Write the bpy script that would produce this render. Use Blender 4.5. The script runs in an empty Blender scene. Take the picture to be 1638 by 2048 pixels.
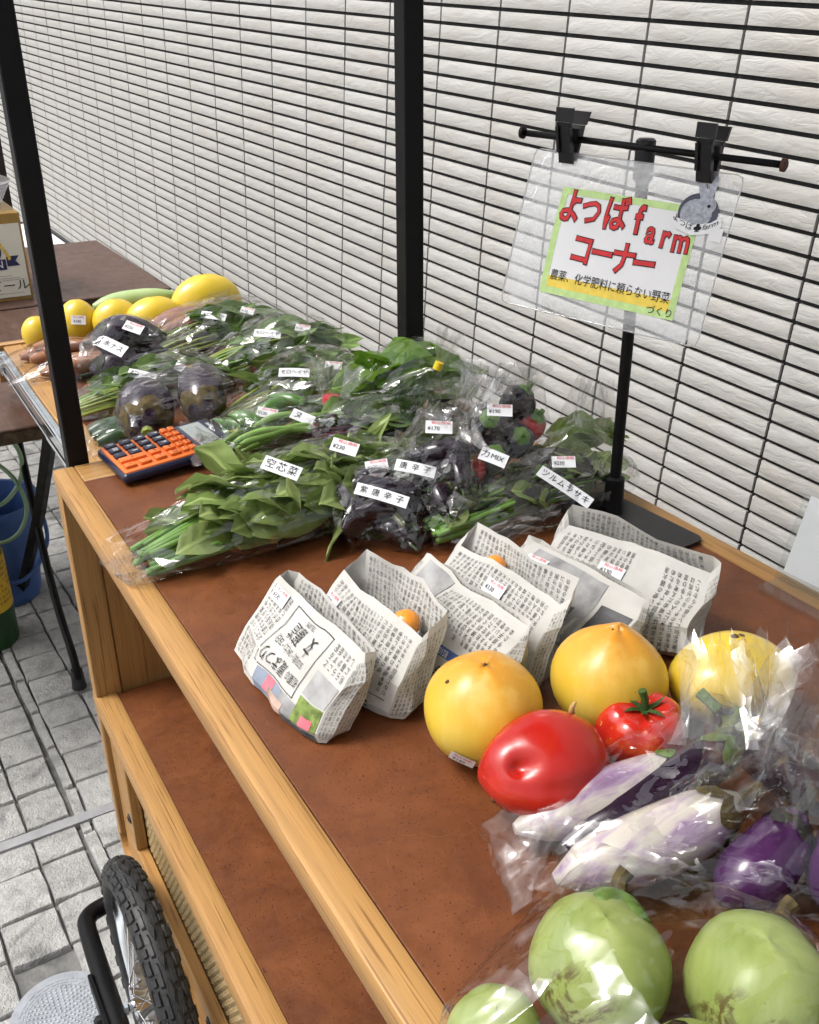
import bpy, bmesh, math, random
from mathutils import Vector, Matrix, Quaternion, noise
R = math.radians
rnd = random.Random(7)
SC = bpy.context.scene
COL = SC.collection

# ------------------------------------------------------------------ camera
# table top of the cart is z = 0 while building; everything is lifted by LIFT at the end
LIFT = 0.87
cam_d = bpy.data.cameras.new('camera')
cam = bpy.data.objects.new('camera', cam_d); COL.objects.link(cam)
right = Vector((0.50388628, 0.86375168, -0.00562602))
down = Vector((0.37886614, -0.22686288, -0.8972144))
fwd = Vector((-0.77624678, 0.44996252, -0.44155936))
cam.matrix_world = Matrix(((right.x, -down.x, -fwd.x, 0), (right.y, -down.y, -fwd.y, 0),
                           (right.z, -down.z, -fwd.z, 0.484 + LIFT), (0, 0, 0, 1)))
cam_d.sensor_fit = 'HORIZONTAL'; cam_d.sensor_width = 36.0
cam_d.lens = 1947.14 / 1638 * 36.0
cam_d.clip_start = 0.02; cam_d.clip_end = 400
SC.camera = cam

# ------------------------------------------------------------------ sky, sun, exposure
SUN_EL, SUN_AZ = 58.0, 205.0          # azimuth: where the sun stands, degrees from +Y turning to +X
w = bpy.data.worlds.new('World'); SC.world = w; w.use_nodes = True
wn, wl = w.node_tree.nodes, w.node_tree.links
wn.clear()
wo = wn.new('ShaderNodeOutputWorld'); bg = wn.new('ShaderNodeBackground'); sky = wn.new('ShaderNodeTexSky')
sky.sky_type = 'NISHITA'; sky.sun_disc = False
sky.sun_elevation = R(SUN_EL); sky.sun_rotation = R(SUN_AZ)
sky.air_density = 1.0; sky.dust_density = 6.0; sky.ozone_density = 1.0
hsv = wn.new('ShaderNodeHueSaturation'); hsv.inputs['Saturation'].default_value = 0.22   # overcast: the blue is veiled
wl.new(sky.outputs[0], hsv.inputs['Color']); wl.new(hsv.outputs[0], bg.inputs[0]); bg.inputs[1].default_value = 0.15
wl.new(bg.outputs[0], wo.inputs[0])
sd = bpy.data.lights.new('sun', 'SUN'); sun = bpy.data.objects.new('sun', sd); COL.objects.link(sun)
sd.energy = 1.2; sd.angle = R(20); sd.color = (1.0, 0.965, 0.91)
sv = Vector((math.sin(R(SUN_AZ)) * math.cos(R(SUN_EL)), math.cos(R(SUN_AZ)) * math.cos(R(SUN_EL)), math.sin(R(SUN_EL))))
sun.rotation_euler = sv.to_track_quat('Z', 'Y').to_euler(); sun.location = sv * 6
vs = SC.view_settings
vs.view_transform = 'Standard'; vs.look = 'None'; vs.gamma = 1.0; vs.use_curve_mapping = False
vs.exposure = 0.60
SC.render.engine = 'CYCLES'
cy = SC.cycles
cy.max_bounces = 5; cy.diffuse_bounces = 2; cy.glossy_bounces = 2; cy.transmission_bounces = 3
cy.use_adaptive_sampling = True; cy.adaptive_threshold = 0.03; cy.adaptive_min_samples = 12
cy.transparent_max_bounces = 12; cy.caustics_reflective = False; cy.caustics_refractive = False
cy.use_denoising = True; cy.sample_clamp_indirect = 6

# ------------------------------------------------------------------ object helpers
def link(o, parent=None):
    COL.objects.link(o)
    if parent is not None: o.parent = parent
    return o
def tag(o, label=None, cat=None, group=None, kind=None):
    if label: o['label'] = label
    if cat: o['category'] = cat
    if group: o['group'] = group
    if kind: o['kind'] = kind
    return o
def thing(name, label, cat, loc, group=None):
    o = bpy.data.objects.new(name, None); o.empty_display_size = 0.03
    o.location = loc; link(o); tag(o, label, cat, group); o['_w'] = list(loc)
    return o
def wloc(o):
    while o.parent is not None: o = o.parent
    return Vector(o['_w'])
class M3:
    """collects vertices and faces"""
    def __init__(s): s.v = []; s.f = []; s.uv = None
    def add(s, vs, fs):
        n = len(s.v); s.v += [tuple(p) for p in vs]; s.f += [tuple(i + n for i in f) for f in fs]; return s
    def join(s, m, mat=None):
        return s.add([mat @ Vector(p) for p in m.v] if mat is not None else m.v, m.f)
def mesh(name, m, mat, smooth=False, off=None, uvs=None):
    me = bpy.data.meshes.new(name)
    vs_ = m.v if off is None else [(p[0] - off[0], p[1] - off[1], p[2] - off[2]) for p in m.v]
    me.from_pydata(vs_, [], m.f)
    me.materials.append(mat)
    if smooth is True: me.polygons.foreach_set('use_smooth', [True] * len(me.polygons))
    elif smooth:
        me.polygons.foreach_set('use_smooth', [True] * len(me.polygons)); me.set_sharp_from_angle(angle=R(smooth))
    if uvs is not None:
        ul = me.uv_layers.new(name='UVMap')
        for i, l in enumerate(me.loops): ul.data[i].uv = uvs[l.vertex_index]
    me.update()
    return me
def part(parent, name, m, mat, smooth=False, label=None, kind=None, uvs=None):
    o = bpy.data.objects.new(name, mesh(name, m, mat, smooth, wloc(parent), uvs))
    link(o, parent); tag(o, label, kind=kind)
    return o
def single(name, m, mat, label=None, cat=None, loc=(0, 0, 0), group=None, kind=None, smooth=False, uvs=None):
    o = bpy.data.objects.new(name, mesh(name, m, mat, smooth, loc, uvs)); o.location = loc; o['_w'] = list(loc)
    link(o); tag(o, label, cat, group, kind)
    return o
def inst(parent, name, me, M):
    """another object that shares mesh data; M is its place in the scene"""
    o = bpy.data.objects.new(name, me); link(o, parent)
    o.matrix_local = Matrix.Translation(-wloc(parent)) @ M if parent is not None else M
    return o

# ------------------------------------------------------------------ shapes
def box(x0, x1, y0, y1, z0, z1, bev=0.0, seg=1):
    m = M3()
    if bev <= 0:
        return m.add([(x0, y0, z0), (x1, y0, z0), (x1, y1, z0), (x0, y1, z0), (x0, y0, z1), (x1, y0, z1), (x1, y1, z1), (x0, y1, z1)],
                     [(0, 3, 2, 1), (4, 5, 6, 7), (0, 1, 5, 4), (1, 2, 6, 5), (2, 3, 7, 6), (3, 0, 4, 7)])
    bm = bmesh.new(); bmesh.ops.create_cube(bm, size=1.0)
    for v in bm.verts:
        v.co = Vector(((x0 + x1) / 2 + v.co.x * (x1 - x0), (y0 + y1) / 2 + v.co.y * (y1 - y0), (z0 + z1) / 2 + v.co.z * (z1 - z0)))
    bmesh.ops.bevel(bm, geom=bm.edges[:], offset=bev, segments=seg, profile=0.5, affect='EDGES')
    return from_bm(bm)
def from_bm(bm):
    m = M3(); bm.verts.ensure_lookup_table(); bm.verts.index_update()
    m.v = [tuple(v.co) for v in bm.verts]; m.f = [tuple(v.index for v in f.verts) for f in bm.faces]; bm.free(); return m
def frames(path):
    P = [Vector(p) for p in path]; n = len(P); T = []
    for i in range(n): T.append((P[min(i + 1, n - 1)] - P[max(i - 1, 0)]).normalized())
    a = Vector((0, 0, 1)) if abs(T[0].z) < 0.9 else Vector((1, 0, 0))
    u = T[0].cross(a).normalized(); out = []
    for i in range(n):
        u = (u - T[i] * u.dot(T[i]))
        u = u.normalized() if u.length > 1e-6 else T[i].orthogonal().normalized()
        out.append((P[i], u, T[i].cross(u)))
    return out
def tube(path, r, n=8, cap=True, squash=1.0, closed=False):
    fr = frames(path); m = M3(); N = len(fr)
    rr = r if isinstance(r, (list, tuple)) else [r] * N
    for (p, u, w_), q in zip(fr, rr):
        for k in range(n):
            a = 2 * math.pi * k / n
            m.v.append(tuple(p + u * (math.cos(a) * q) + w_ * (math.sin(a) * q * squash)))
    for i in range(N - 1 if not closed else N):
        j = (i + 1) % N
        for k in range(n):
            k2 = (k + 1) % n
            m.f.append((i * n + k, i * n + k2, j * n + k2, j * n + k))
    if cap and not closed:
        m.f.append(tuple(range(n - 1, -1, -1))); m.f.append(tuple((N - 1) * n + k for k in range(n)))
    return m
def bez(p, n=10):
    """Catmull-Rom through the points"""
    P = [Vector(q) for q in p]; P = [P[0] * 2 - P[1]] + P + [P[-1] * 2 - P[-2]]; out = []
    for i in range(1, len(P) - 2):
        for k in range(n):
            t = k / n
            out.append(0.5 * ((2 * P[i]) + (P[i + 1] - P[i - 1]) * t + (2 * P[i - 1] - 5 * P[i] + 4 * P[i + 1] - P[i + 2]) * t * t + (3 * P[i] - P[i - 1] - 3 * P[i + 1] + P[i + 2]) * t ** 3))
    out.append(P[-2]); return out
def loft(rings, cap0=True, cap1=True, closed=True):
    m = M3(); n = len(rings[0])
    for r in rings: m.v += [tuple(p) for p in r]
    for i in range(len(rings) - 1):
        for k in range(n if closed else n - 1):
            k2 = (k + 1) % n
            m.f.append((i * n + k, i * n + k2, (i + 1) * n + k2, (i + 1) * n + k))
    if cap0: m.f.append(tuple(range(n - 1, -1, -1)))
    if cap1: m.f.append(tuple((len(rings) - 1) * n + k for k in range(n)))
    return m
def lathe(prof, n=24, fn=None):
    """prof: (radius, z) list round the z axis; fn(angle, t) scales the radius"""
    rings = []
    for i, (r, z) in enumerate(prof):
        t = i / (len(prof) - 1)
        rings.append([(r * (fn(2 * math.pi * k / n, t) if fn else 1) * math.cos(2 * math.pi * k / n), r * (fn(2 * math.pi * k / n, t) if fn else 1) * math.sin(2 * math.pi * k / n), z) for k in range(n)])
    return loft(rings)
def xf(m, M):
    q = M3(); q.v = [tuple(M @ Vector(p)) for p in m.v]; q.f = list(m.f); return q
def TRS(loc, rot=(0, 0, 0), s=1.0):
    from mathutils import Euler
    S = Matrix.Diagonal((s, s, s, 1)) if not isinstance(s, (tuple, list)) else Matrix.Diagonal((*s, 1))
    return Matrix.Translation(loc) @ Euler(rot).to_matrix().to_4x4() @ S
def basis(o, x, y, z):
    M = Matrix.Identity(4)
    for i, a in enumerate((x, y, z, o)):
        a = Vector(a)
        M[0][i], M[1][i], M[2][i] = a.x, a.y, a.z
    return M

# ------------------------------------------------------------------ lettering (flat glyph meshes)
_T = {}
def prefetch(strings, offset=0.0):
    obs = []
    for s in strings:
        if (s, offset) in _T: continue
        cu = bpy.data.curves.new('t', 'FONT'); cu.body = s; cu.align_x = 'CENTER'; cu.align_y = 'CENTER'
        cu.resolution_u = 2; cu.offset = offset
        o = bpy.data.objects.new('t', cu); COL.objects.link(o); obs.append((s, o))
    dg = bpy.context.evaluated_depsgraph_get(); dg.update()
    for s, o in obs:
        me = bpy.data.meshes.new_from_object(o.evaluated_get(dg))
        _T[(s, offset)] = ([(v.co.x, v.co.y) for v in me.vertices], [tuple(p.vertices) for p in me.polygons])
        bpy.data.meshes.remove(me)
    for s, o in obs:
        cu = o.data; bpy.data.objects.remove(o); bpy.data.curves.remove(cu)
def glyphs(s, size, at=(0, 0), rot=0.0, offset=0.0, stretch=1.0):
    """2-D triangles of the text"""
    v, f = _T[(s, offset)]; c, sn = math.cos(rot), math.sin(rot)
    return [((x * c * stretch - y * sn) * size + at[0], (x * sn * stretch + y * c) * size + at[1]) for x, y in v], f
def text_on(parent, items, fn, mat, name='lettering'):
    """items: glyph lists; fn(u, v) -> point on the surface"""
    m = M3()
    for v, f in items: m.add([fn(a, b) for a, b in v], f)
    return part(parent, name, m, mat)
# ------------------------------------------------------------------ materials
class NT:
    def __init__(s, name):
        s.m = bpy.data.materials.new(name); s.m.use_nodes = True; s.t = s.m.node_tree; s.t.nodes.clear()
        s.out = s.n('ShaderNodeOutputMaterial')
    def n(s, typ, **kw):
        q = s.t.nodes.new(typ)
        for k, v in kw.items(): setattr(q, k, v)
        return q
    def l(s, a, b): s.t.links.new(a, b)
    def val(s, sock, v):
        if isinstance(v, bpy.types.NodeSocket): s.l(v, sock)
        else: sock.default_value = v
    def coord(s, kind='Object', scale=(1, 1, 1), rot=(0, 0, 0)):
        if kind == 'World': src = s.n('ShaderNodeNewGeometry').outputs['Position']
        else: src = s.n('ShaderNodeTexCoord').outputs[kind]
        mp = s.n('ShaderNodeMapping'); mp.inputs['Scale'].default_value = scale; mp.inputs['Rotation'].default_value = rot
        s.l(src, mp.inputs['Vector']); return mp.outputs[0]
    def noise(s, vec, scale, detail=3, rough=0.55, dist=0.0):
        q = s.n('ShaderNodeTexNoise'); s.l(vec, q.inputs['Vector'])
        q.inputs['Scale'].default_value = scale; q.inputs['Detail'].default_value = detail; q.inputs['Roughness'].default_value = rough; q.inputs['Distortion'].default_value = dist
        return q.outputs[0]
    def vor(s, vec, scale, feature='F1', rand=1.0, out='Distance'):
        q = s.n('ShaderNodeTexVoronoi', feature=feature); s.l(vec, q.inputs['Vector']); q.inputs['Scale'].default_value = scale
        q.inputs['Randomness'].default_value = rand; return q.outputs[out]
    def ramp(s, fac, stops, interp='LINEAR'):
        q = s.n('ShaderNodeValToRGB'); q.color_ramp.interpolation = interp
        while len(q.color_ramp.elements) < len(stops): q.color_ramp.elements.new(0.5)
        for e, (p, c) in zip(q.color_ramp.elements, stops):
            e.position = p; e.color = (c, c, c, 1) if isinstance(c, (int, float)) else (*c, 1)
        s.l(fac, q.inputs[0]); return q.outputs[0]
    def mix(s, fac, a, b, mode='MIX'):
        q = s.n('ShaderNodeMix', data_type='RGBA', blend_type=mode)
        s.val(q.inputs[0], fac)
        for sock, v in ((q.inputs[6], a), (q.inputs[7], b)):
            if isinstance(v, bpy.types.NodeSocket): s.l(v, sock)
            else: sock.default_value = (*v, 1) if len(v) == 3 else v
        return q.outputs[2]
    def math(s, op, a, b=0.0, clamp=False):
        q = s.n('ShaderNodeMath', operation=op, use_clamp=clamp); s.val(q.inputs[0], a); s.val(q.inputs[1], b); return q.outputs[0]
    def bump(s, h, strength=0.3, dist=0.002, normal=None):
        q = s.n('ShaderNodeBump'); s.l(h, q.inputs['Height']); q.inputs['Strength'].default_value = strength; q.inputs['Distance'].default_value = dist
        if normal is not None: s.l(normal, q.inputs['Normal'])
        return q.outputs[0]
    def rand(s): return s.n('ShaderNodeObjectInfo').outputs['Random']
    def done(s, color, rough=0.5, normal=None, spec=0.5, metal=0.0, coat=0.0, trans=None, sheen=0.0):
        b = s.n('ShaderNodeBsdfPrincipled'); col = b.inputs['Base Color']
        if isinstance(color, bpy.types.NodeSocket): s.l(color, col)
        else: col.default_value = (*color, 1)
        s.val(b.inputs['Roughness'], rough); b.inputs['Specular IOR Level'].default_value = spec; b.inputs['Metallic'].default_value = metal
        b.inputs['Coat Weight'].default_value = coat; b.inputs['Coat Roughness'].default_value = 0.08
        if normal is not None: s.l(normal, b.inputs['Normal'])
        sh = b.outputs[0]
        if trans:
            tr = s.n('ShaderNodeBsdfTranslucent')
            if isinstance(color, bpy.types.NodeSocket): s.l(color, tr.inputs[0])
            else: tr.inputs[0].default_value = (*color, 1)
            mx = s.n('ShaderNodeMixShader'); mx.inputs[0].default_value = trans; s.l(sh, mx.inputs[1]); s.l(tr.outputs[0], mx.inputs[2]); sh = mx.outputs[0]
        s.l(sh, s.out.inputs[0]); return s.m
def plain(name, c, rough=0.5, spec=0.5, metal=0.0, var=0.12, scale=40, bump=0.0, coat=0.0, kind='Object'):
    t = NT(name); v = t.coord(kind); n = t.noise(v, scale, 4)
    a = tuple(x * (1 - var) for x in c); b = tuple(min(1, x * (1 + var)) for x in c)
    col = t.ramp(n, [(0.3, a), (0.7, b)])
    nm = t.bump(t.noise(v, scale * 4, 3), bump, 0.001) if bump else None
    rg = t.ramp(t.noise(v, scale * 0.7, 2), [(0.3, max(0.02, rough * 0.85)), (0.7, min(1, rough * 1.15))])
    return t.done(col, rg, nm, spec, metal, coat)
def oak(name, axis, tone=1.0):
    t = NT(name)
    def sc(k, along): q = [k, k, k]; q[axis] = along; return q
    g1 = t.noise(t.coord('World', sc(24, 1.0)), 1.0, 3, 0.5, 0.4); g2 = t.noise(t.coord('World', sc(420, 9)), 1.0, 2, 0.6, 0.1); g3 = t.noise(t.coord('World', sc(900, 14)), 1.0, 2); g4 = t.noise(t.coord('World', sc(150, 1.6)), 1.0, 3, 0.55, 0.3)
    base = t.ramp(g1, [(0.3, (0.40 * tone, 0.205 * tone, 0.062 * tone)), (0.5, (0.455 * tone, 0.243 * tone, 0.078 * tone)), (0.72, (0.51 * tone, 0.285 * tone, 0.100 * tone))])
    base = t.mix(0.55, base, t.ramp(g4, [(0.36, 0.70), (0.62, 1.0)]), 'MULTIPLY')
    base = t.mix(0.5, base, t.ramp(g3, [(0.38, 0.72), (0.62, 1.0)]), 'MULTIPLY')
    pore = t.ramp(g2, [(0.34, 0.25), (0.44, 1.0)])
    col = t.mix(pore, (0.19 * tone, 0.085 * tone, 0.024 * tone), base)
    return t.done(col, t.ramp(g3, [(0.3, 0.52), (0.7, 0.38)]), t.bump(t.mix(0.5, pore, g3), 0.14, 0.0005), 0.4)
def leather(name):
    t = NT(name); v = t.coord('World')
    big = t.noise(v, 13, 6, 0.68, 0.6); mid = t.noise(v, 75, 5, 0.7); fine = t.noise(v, 900, 2)
    col = t.ramp(big, [(0.28, (0.098, 0.028, 0.0085)), (0.5, (0.150, 0.045, 0.0120)), (0.74, (0.205, 0.066, 0.0175))])
    col = t.mix(0.35, col, t.ramp(mid, [(0.3, 0.6), (0.7, 1.0)]), 'MULTIPLY')
    stain = t.ramp(t.noise(v, 5, 3, 0.6, 1.5), [(0.60, 0.0), (0.72, 0.45)]); col = t.mix(stain, col, (0.085, 0.022, 0.006))
    spk = t.ramp(t.noise(v, 420, 1), [(0.29, 0.0), (0.34, 1.0)]); col = t.mix(spk, (0.07, 0.017, 0.007), col)
    # fine pale scuffs, broken up by a slow noise
    sv_ = t.n('ShaderNodeVectorMath', operation='ADD'); t.l(v, sv_.inputs[0]); wob = t.n('ShaderNodeTexNoise'); wob.inputs['Scale'].default_value = 14
    t.l(v, wob.inputs['Vector']); sc = t.n('ShaderNodeVectorMath', operation='SCALE'); t.l(wob.outputs['Color'], sc.inputs[0]); sc.inputs['Scale'].default_value = 0.05; t.l(sc.outputs[0], sv_.inputs[1])
    e = t.vor(sv_.outputs[0], 29, 'DISTANCE_TO_EDGE'); line = t.ramp(e, [(0.0, 0.8), (0.003, 0.0)])
    line = t.math('MULTIPLY', line, t.ramp(t.noise(v, 23, 2), [(0.55, 0.0), (0.64, 0.8)]))
    col = t.mix(line, col, (0.30, 0.125, 0.045))
    return t.done(col, t.ramp(mid, [(0.3, 0.42), (0.7, 0.6)]), t.bump(t.mix(0.4, fine, mid), 0.22, 0.0008), 0.4)
def film_mat(name, amt=1.0, scale=70.0, haze=0.006, tint=(0.985, 0.985, 0.985), strength=0.9, aniso=(1.0, 0.45, 1.0), soft=0.35):
    """crinkled clear film: flat facets with crisp borders, thin-film reflection rising toward grazing view"""
    t = NT(name); v = t.coord('World', aniso)
    w1 = t.n('ShaderNodeVectorMath', operation='ADD'); wob = t.n('ShaderNodeTexNoise'); wob.inputs['Scale'].default_value = 24; t.l(v, wob.inputs['Vector'])
    sc = t.n('ShaderNodeVectorMath', operation='SCALE'); t.l(wob.outputs['Color'], sc.inputs[0]); sc.inputs['Scale'].default_value = 0.03; t.l(v, w1.inputs[0]); t.l(sc.outputs[0], w1.inputs[1])
    nrm_ = t.n('ShaderNodeNewGeometry').outputs['Normal']
    for sc_, k in ((scale, 0.42 * strength), (scale * 0.36, 0.62 * strength)):
        c = t.vor(w1.outputs[0], sc_, 'F1', 1.0, 'Color')
        sb = t.n('ShaderNodeVectorMath', operation='SUBTRACT'); t.l(c, sb.inputs[0]); sb.inputs[1].default_value = (0.5, 0.5, 0.5)
        ml = t.n('ShaderNodeVectorMath', operation='SCALE'); t.l(sb.outputs[0], ml.inputs[0]); ml.inputs['Scale'].default_value = k
        ad = t.n('ShaderNodeVectorMath', operation='ADD'); t.l(nrm_, ad.inputs[0]); t.l(ml.outputs[0], ad.inputs[1]); nrm_ = ad.outputs[0]
    nz_ = t.n('ShaderNodeVectorMath', operation='NORMALIZE'); t.l(nrm_, nz_.inputs[0])
    nm = t.bump(t.noise(w1.outputs[0], scale * 0.8, 2), soft * strength, 0.004 if soft < 0.5 else 0.009, nz_.outputs[0])
    lw = t.n('ShaderNodeLayerWeight'); lw.inputs['Blend'].default_value = 0.5; t.l(nm, lw.inputs['Normal'])
    fac = t.math('ADD', t.math('MULTIPLY', t.math('POWER', lw.outputs['Facing'], 5.0), 0.6), 0.045 * amt, True)
    tr = t.n('ShaderNodeBsdfTransparent'); tr.inputs[0].default_value = (*tint, 1)
    gl = t.n('ShaderNodeBsdfGlossy'); gl.inputs['Roughness'].default_value = 0.04; t.l(nm, gl.inputs['Normal'])
    df = t.n('ShaderNodeBsdfTranslucent'); df.inputs[0].default_value = (0.9, 0.9, 0.92, 1)
    m0 = t.n('ShaderNodeMixShader'); m0.inputs[0].default_value = haze; t.l(tr.outputs[0], m0.inputs[1]); t.l(df.outputs[0], m0.inputs[2])
    m1 = t.n('ShaderNodeMixShader'); t.l(fac, m1.inputs[0]); t.l(m0.outputs[0], m1.inputs[1]); t.l(gl.outputs[0], m1.inputs[2])
    t.l(m1.outputs[0], t.out.inputs[0]); return t.m
def skin(name, stops, scale=9, rough=0.25, spots=None, bump=0.03, coat=0.25, stretch=(1, 1, 1), spec=0.5, pole=None):
    """fruit skin: colour by object-space noise, optional specks, optional blush toward the +z pole"""
    t = NT(name); v = t.coord('Object', stretch); n = t.noise(v, scale, 4, 0.6, 0.5)
    col = t.ramp(n, stops)
    if pole:
        sp = t.n('ShaderNodeSeparateXYZ'); t.l(t.coord('Object'), sp.inputs[0])
        h = t.math('ADD', sp.outputs[2], t.math('MULTIPLY', t.math('SUBTRACT', n, 0.5), pole[3]))
        col = t.mix(t.ramp(h, [(pole[0], 0.0), (pole[1], 1.0)]), col, pole[2])
    if spots:
        sc, th, c = spots; s_ = t.ramp(t.noise(t.coord('Object'), sc, 2), [(th, 0.0), (th + 0.05, 1.0)]); col = t.mix(s_, col, c)
    nm = t.bump(t.noise(t.coord('Object'), 260, 2), bump, 0.001)
    return t.done(col, rough, nm, spec, 0.0, coat)
def leaf_mat(name, c, c2, trans=0.28, rough=0.42):
    t = NT(name); v = t.coord('Object'); r = t.rand()
    col = t.mix(r, c, c2); n = t.noise(v, 6, 3)
    col = t.mix(0.5, col, t.ramp(n, [(0.3, 0.55), (0.7, 1.0)]), 'MULTIPLY')
    sp = t.n('ShaderNodeSeparateXYZ'); t.l(v, sp.inputs[0])
    ay = t.math('ABSOLUTE', sp.outputs[1])
    vein = t.math('SINE', t.math('MULTIPLY', t.math('SUBTRACT', sp.outputs[0], t.math('MULTIPLY', ay, 0.9)), 44.0))
    rib = t.ramp(ay, [(0.0, 1.0), (0.03, 0.0)])
    col = t.mix(t.math('MULTIPLY', rib, 0.5), col, tuple(min(1, x * 2.2 + 0.02) for x in c2))
    nm = t.bump(t.math('ADD', t.math('MULTIPLY', vein, 0.16), rib), 0.16, 0.012)
    return t.done(col, rough, nm, 0.4, 0.0, 0.0, trans)

MT = {}
def mat(k): return MT[k]
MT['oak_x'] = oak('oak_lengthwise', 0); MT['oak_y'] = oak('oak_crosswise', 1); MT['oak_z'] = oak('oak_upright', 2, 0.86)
MT['leather'] = leather('leather')
MT['black_steel'] = plain('black_steel', (0.004, 0.004, 0.0045), 0.45, 0.18, 0, 0.2, 60, 0.05)
MT['black_plastic'] = plain('black_plastic', (0.008, 0.008, 0.010), 0.32, 0.35, 0, 0.15, 50)
MT['zinc'] = plain('zinc_steel', (0.62, 0.68, 0.70), 0.25, 0.5, 1.0, 0.12, 30)
MT['chrome'] = plain('bright_steel', (0.75, 0.77, 0.79), 0.16, 0.5, 1.0, 0.08, 30)
MT['rubber'] = plain('rubber', (0.022, 0.022, 0.023), 0.55, 0.4, 0, 0.3, 90, 0.12)
MT['white_paper'] = plain('white_paper', (0.80, 0.81, 0.83), 0.7, 0.3, 0, 0.03, 30)
MT['ink'] = plain('black_ink', (0.012, 0.012, 0.015), 0.7, 0.2, 0, 0.1, 30)
MT['red_ink'] = plain('red_ink', (0.62, 0.035, 0.04), 0.6, 0.3, 0, 0.15, 60)
MT['film'] = film_mat('cellophane', 1.6, 70.0, 0.005, strength=1.75)
MT['film_neck'] = film_mat('gathered_film', 2.4, 60.0, 0.03, strength=0.9, aniso=(1, 1, 0.35))
# ------------------------------------------------------------------ the setting
GZ = -0.80
def project(p):
    d = Vector(p) - Vector((0, 0, 0.484)); z = d.dot(fwd)
    if z < 0.05: return None
    return 819 + 1947.14 * d.dot(right) / z, 1024 + 1947.14 * d.dot(down) / z, z

# ---- ground and paving
t = NT('joint_mortar'); v = t.coord('World'); MT['mortar'] = t.done(t.ramp(t.noise(v, 50, 4), [(0.3, (0.10, 0.10, 0.10)), (0.7, (0.20, 0.198, 0.19))]), 0.9, t.bump(t.noise(v, 200, 3), 0.4, 0.003))
t = NT('paving_far'); v = t.coord('World'); br = t.n('ShaderNodeTexBrick'); t.l(v, br.inputs['Vector'])
br.offset = 0.15; br.inputs['Scale'].default_value = 1.0; br.inputs['Brick Width'].default_value = 0.1; br.inputs['Row Height'].default_value = 0.093; br.inputs['Mortar Size'].default_value = 0.004
br.inputs['Color1'].default_value = (0.36, 0.355, 0.34, 1); br.inputs['Color2'].default_value = (0.44, 0.43, 0.42, 1); br.inputs['Mortar'].default_value = (0.08, 0.08, 0.08, 1)
MT['paving_far'] = t.done(t.mix(0.4, br.outputs[0], t.ramp(t.noise(v, 14, 4), [(0.3, 0.6), (0.7, 1.0)]), 'MULTIPLY'), 0.85, t.bump(br.outputs['Fac'], 0.4, 0.004))
t = NT('paving_stone'); v = t.coord('World'); r = t.rand()
c = t.mix(r, (0.35, 0.348, 0.338), (0.47, 0.465, 0.45)); c = t.mix(0.55, c, t.ramp(t.noise(v, 38, 6, 0.68, 0.5), [(0.34, 0.38), (0.58, 1.0)]), 'MULTIPLY')
c = t.mix(t.ramp(t.noise(v, 9, 3, 0.5, 0.7), [(0.60, 0.0), (0.72, 0.75)]), c, (0.085, 0.085, 0.088))
hgt = t.mix(0.5, t.noise(v, 45, 5, 0.65, 0.6), t.noise(v, 240, 3))
MT['stone'] = t.done(c, 0.8, t.bump(hgt, 0.9, 0.008), 0.35)
m = M3().add([(-60, -60, GZ - 0.016), (60, -60, GZ - 0.016), (60, 60, GZ - 0.016), (-60, 60, GZ - 0.016)], [(0, 1, 2, 3)])
ground = single('ground', m, MT['paving_far'], kind='structure', loc=(0, 0, GZ - 0.016))
m = M3().add([(-6.4, -2.0, GZ - 0.010), (2.0, -2.0, GZ - 0.010), (2.0, 1.45, GZ - 0.010), (-6.4, 1.05, GZ - 0.010)], [(0, 1, 2, 3)])
part(ground, 'joint_bed', m, MT['mortar'])
SX, SY = 0.0962, 0.0886; ang = R(2.0)
def stone_mesh(seed, sx, sy):
    q = random.Random(seed); hx, hy = sx / 2 - 0.0017, sy / 2 - 0.0017; top, mid = [], []
    for (a, b) in ((-1, -1), (0, -1), (1, -1), (1, 0), (1, 1), (0, 1), (-1, 1), (-1, 0)):
        x = a * hx + q.uniform(-1, 1) * 0.002; y = b * hy + q.uniform(-1, 1) * 0.002
        mid.append((x, y, -0.004)); top.append((x * 0.95, y * 0.95, q.uniform(-0.001, 0.0012)))
    mm = loft([[(x, y, -0.03) for x, y, z in mid], mid, top], cap0=False, cap1=False)
    n0 = len(mm.v); mm.v.append((q.uniform(-.01, .01), q.uniform(-.01, .01), q.uniform(0.0, 0.003)))
    for k in range(8): mm.f.append((16 + k, 16 + (k + 1) % 8, n0))
    return mm
stones = [stone_mesh(i, SX, SY) for i in range(8)]; thin = [stone_mesh(20 + i, SX * 1.4, 0.021) for i in range(3)]
sm = [mesh('paving_stone', q, MT['stone'], 40) for q in stones]; smt = [mesh('paving_stone', q, MT['stone'], 40) for q in thin]
ca, sa = math.cos(ang), math.sin(ang)
places = []
base0 = 0.0749
rows_y = [(base0 - SY * (k + 0.5), 'full') for k in range(17)] + [(base0 + 0.038, 'full'), (base0 + 0.093, 'thin')] + [(base0 + 0.104 + SY * (k + 0.5), 'full') for k in range(12)]
for ri, (yy, kind) in enumerate(rows_y):
    q = random.Random(ri * 13 + 5); off = q.uniform(-0.5, 0.5) * SX * 0.5; px_ = SX * (1.4 if kind == 'thin' else 1.0)
    for k in range(int(-6.2 / px_), int(1.8 / px_)):
        x = k * px_ + off
        X, Y = x * ca - yy * sa * 0 + 0, yy - 0.036 * 0 + (x + 1.2) * sa
        ys = 0.86 if kind == 'full' and abs(yy - (base0 + 0.038)) < 1e-6 else 1.0
        places.append((X, Y, kind, ys, q.randrange(100), q.uniform(-0.0018, 0.0018), q.uniform(-1.2, 1.2)))
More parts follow.
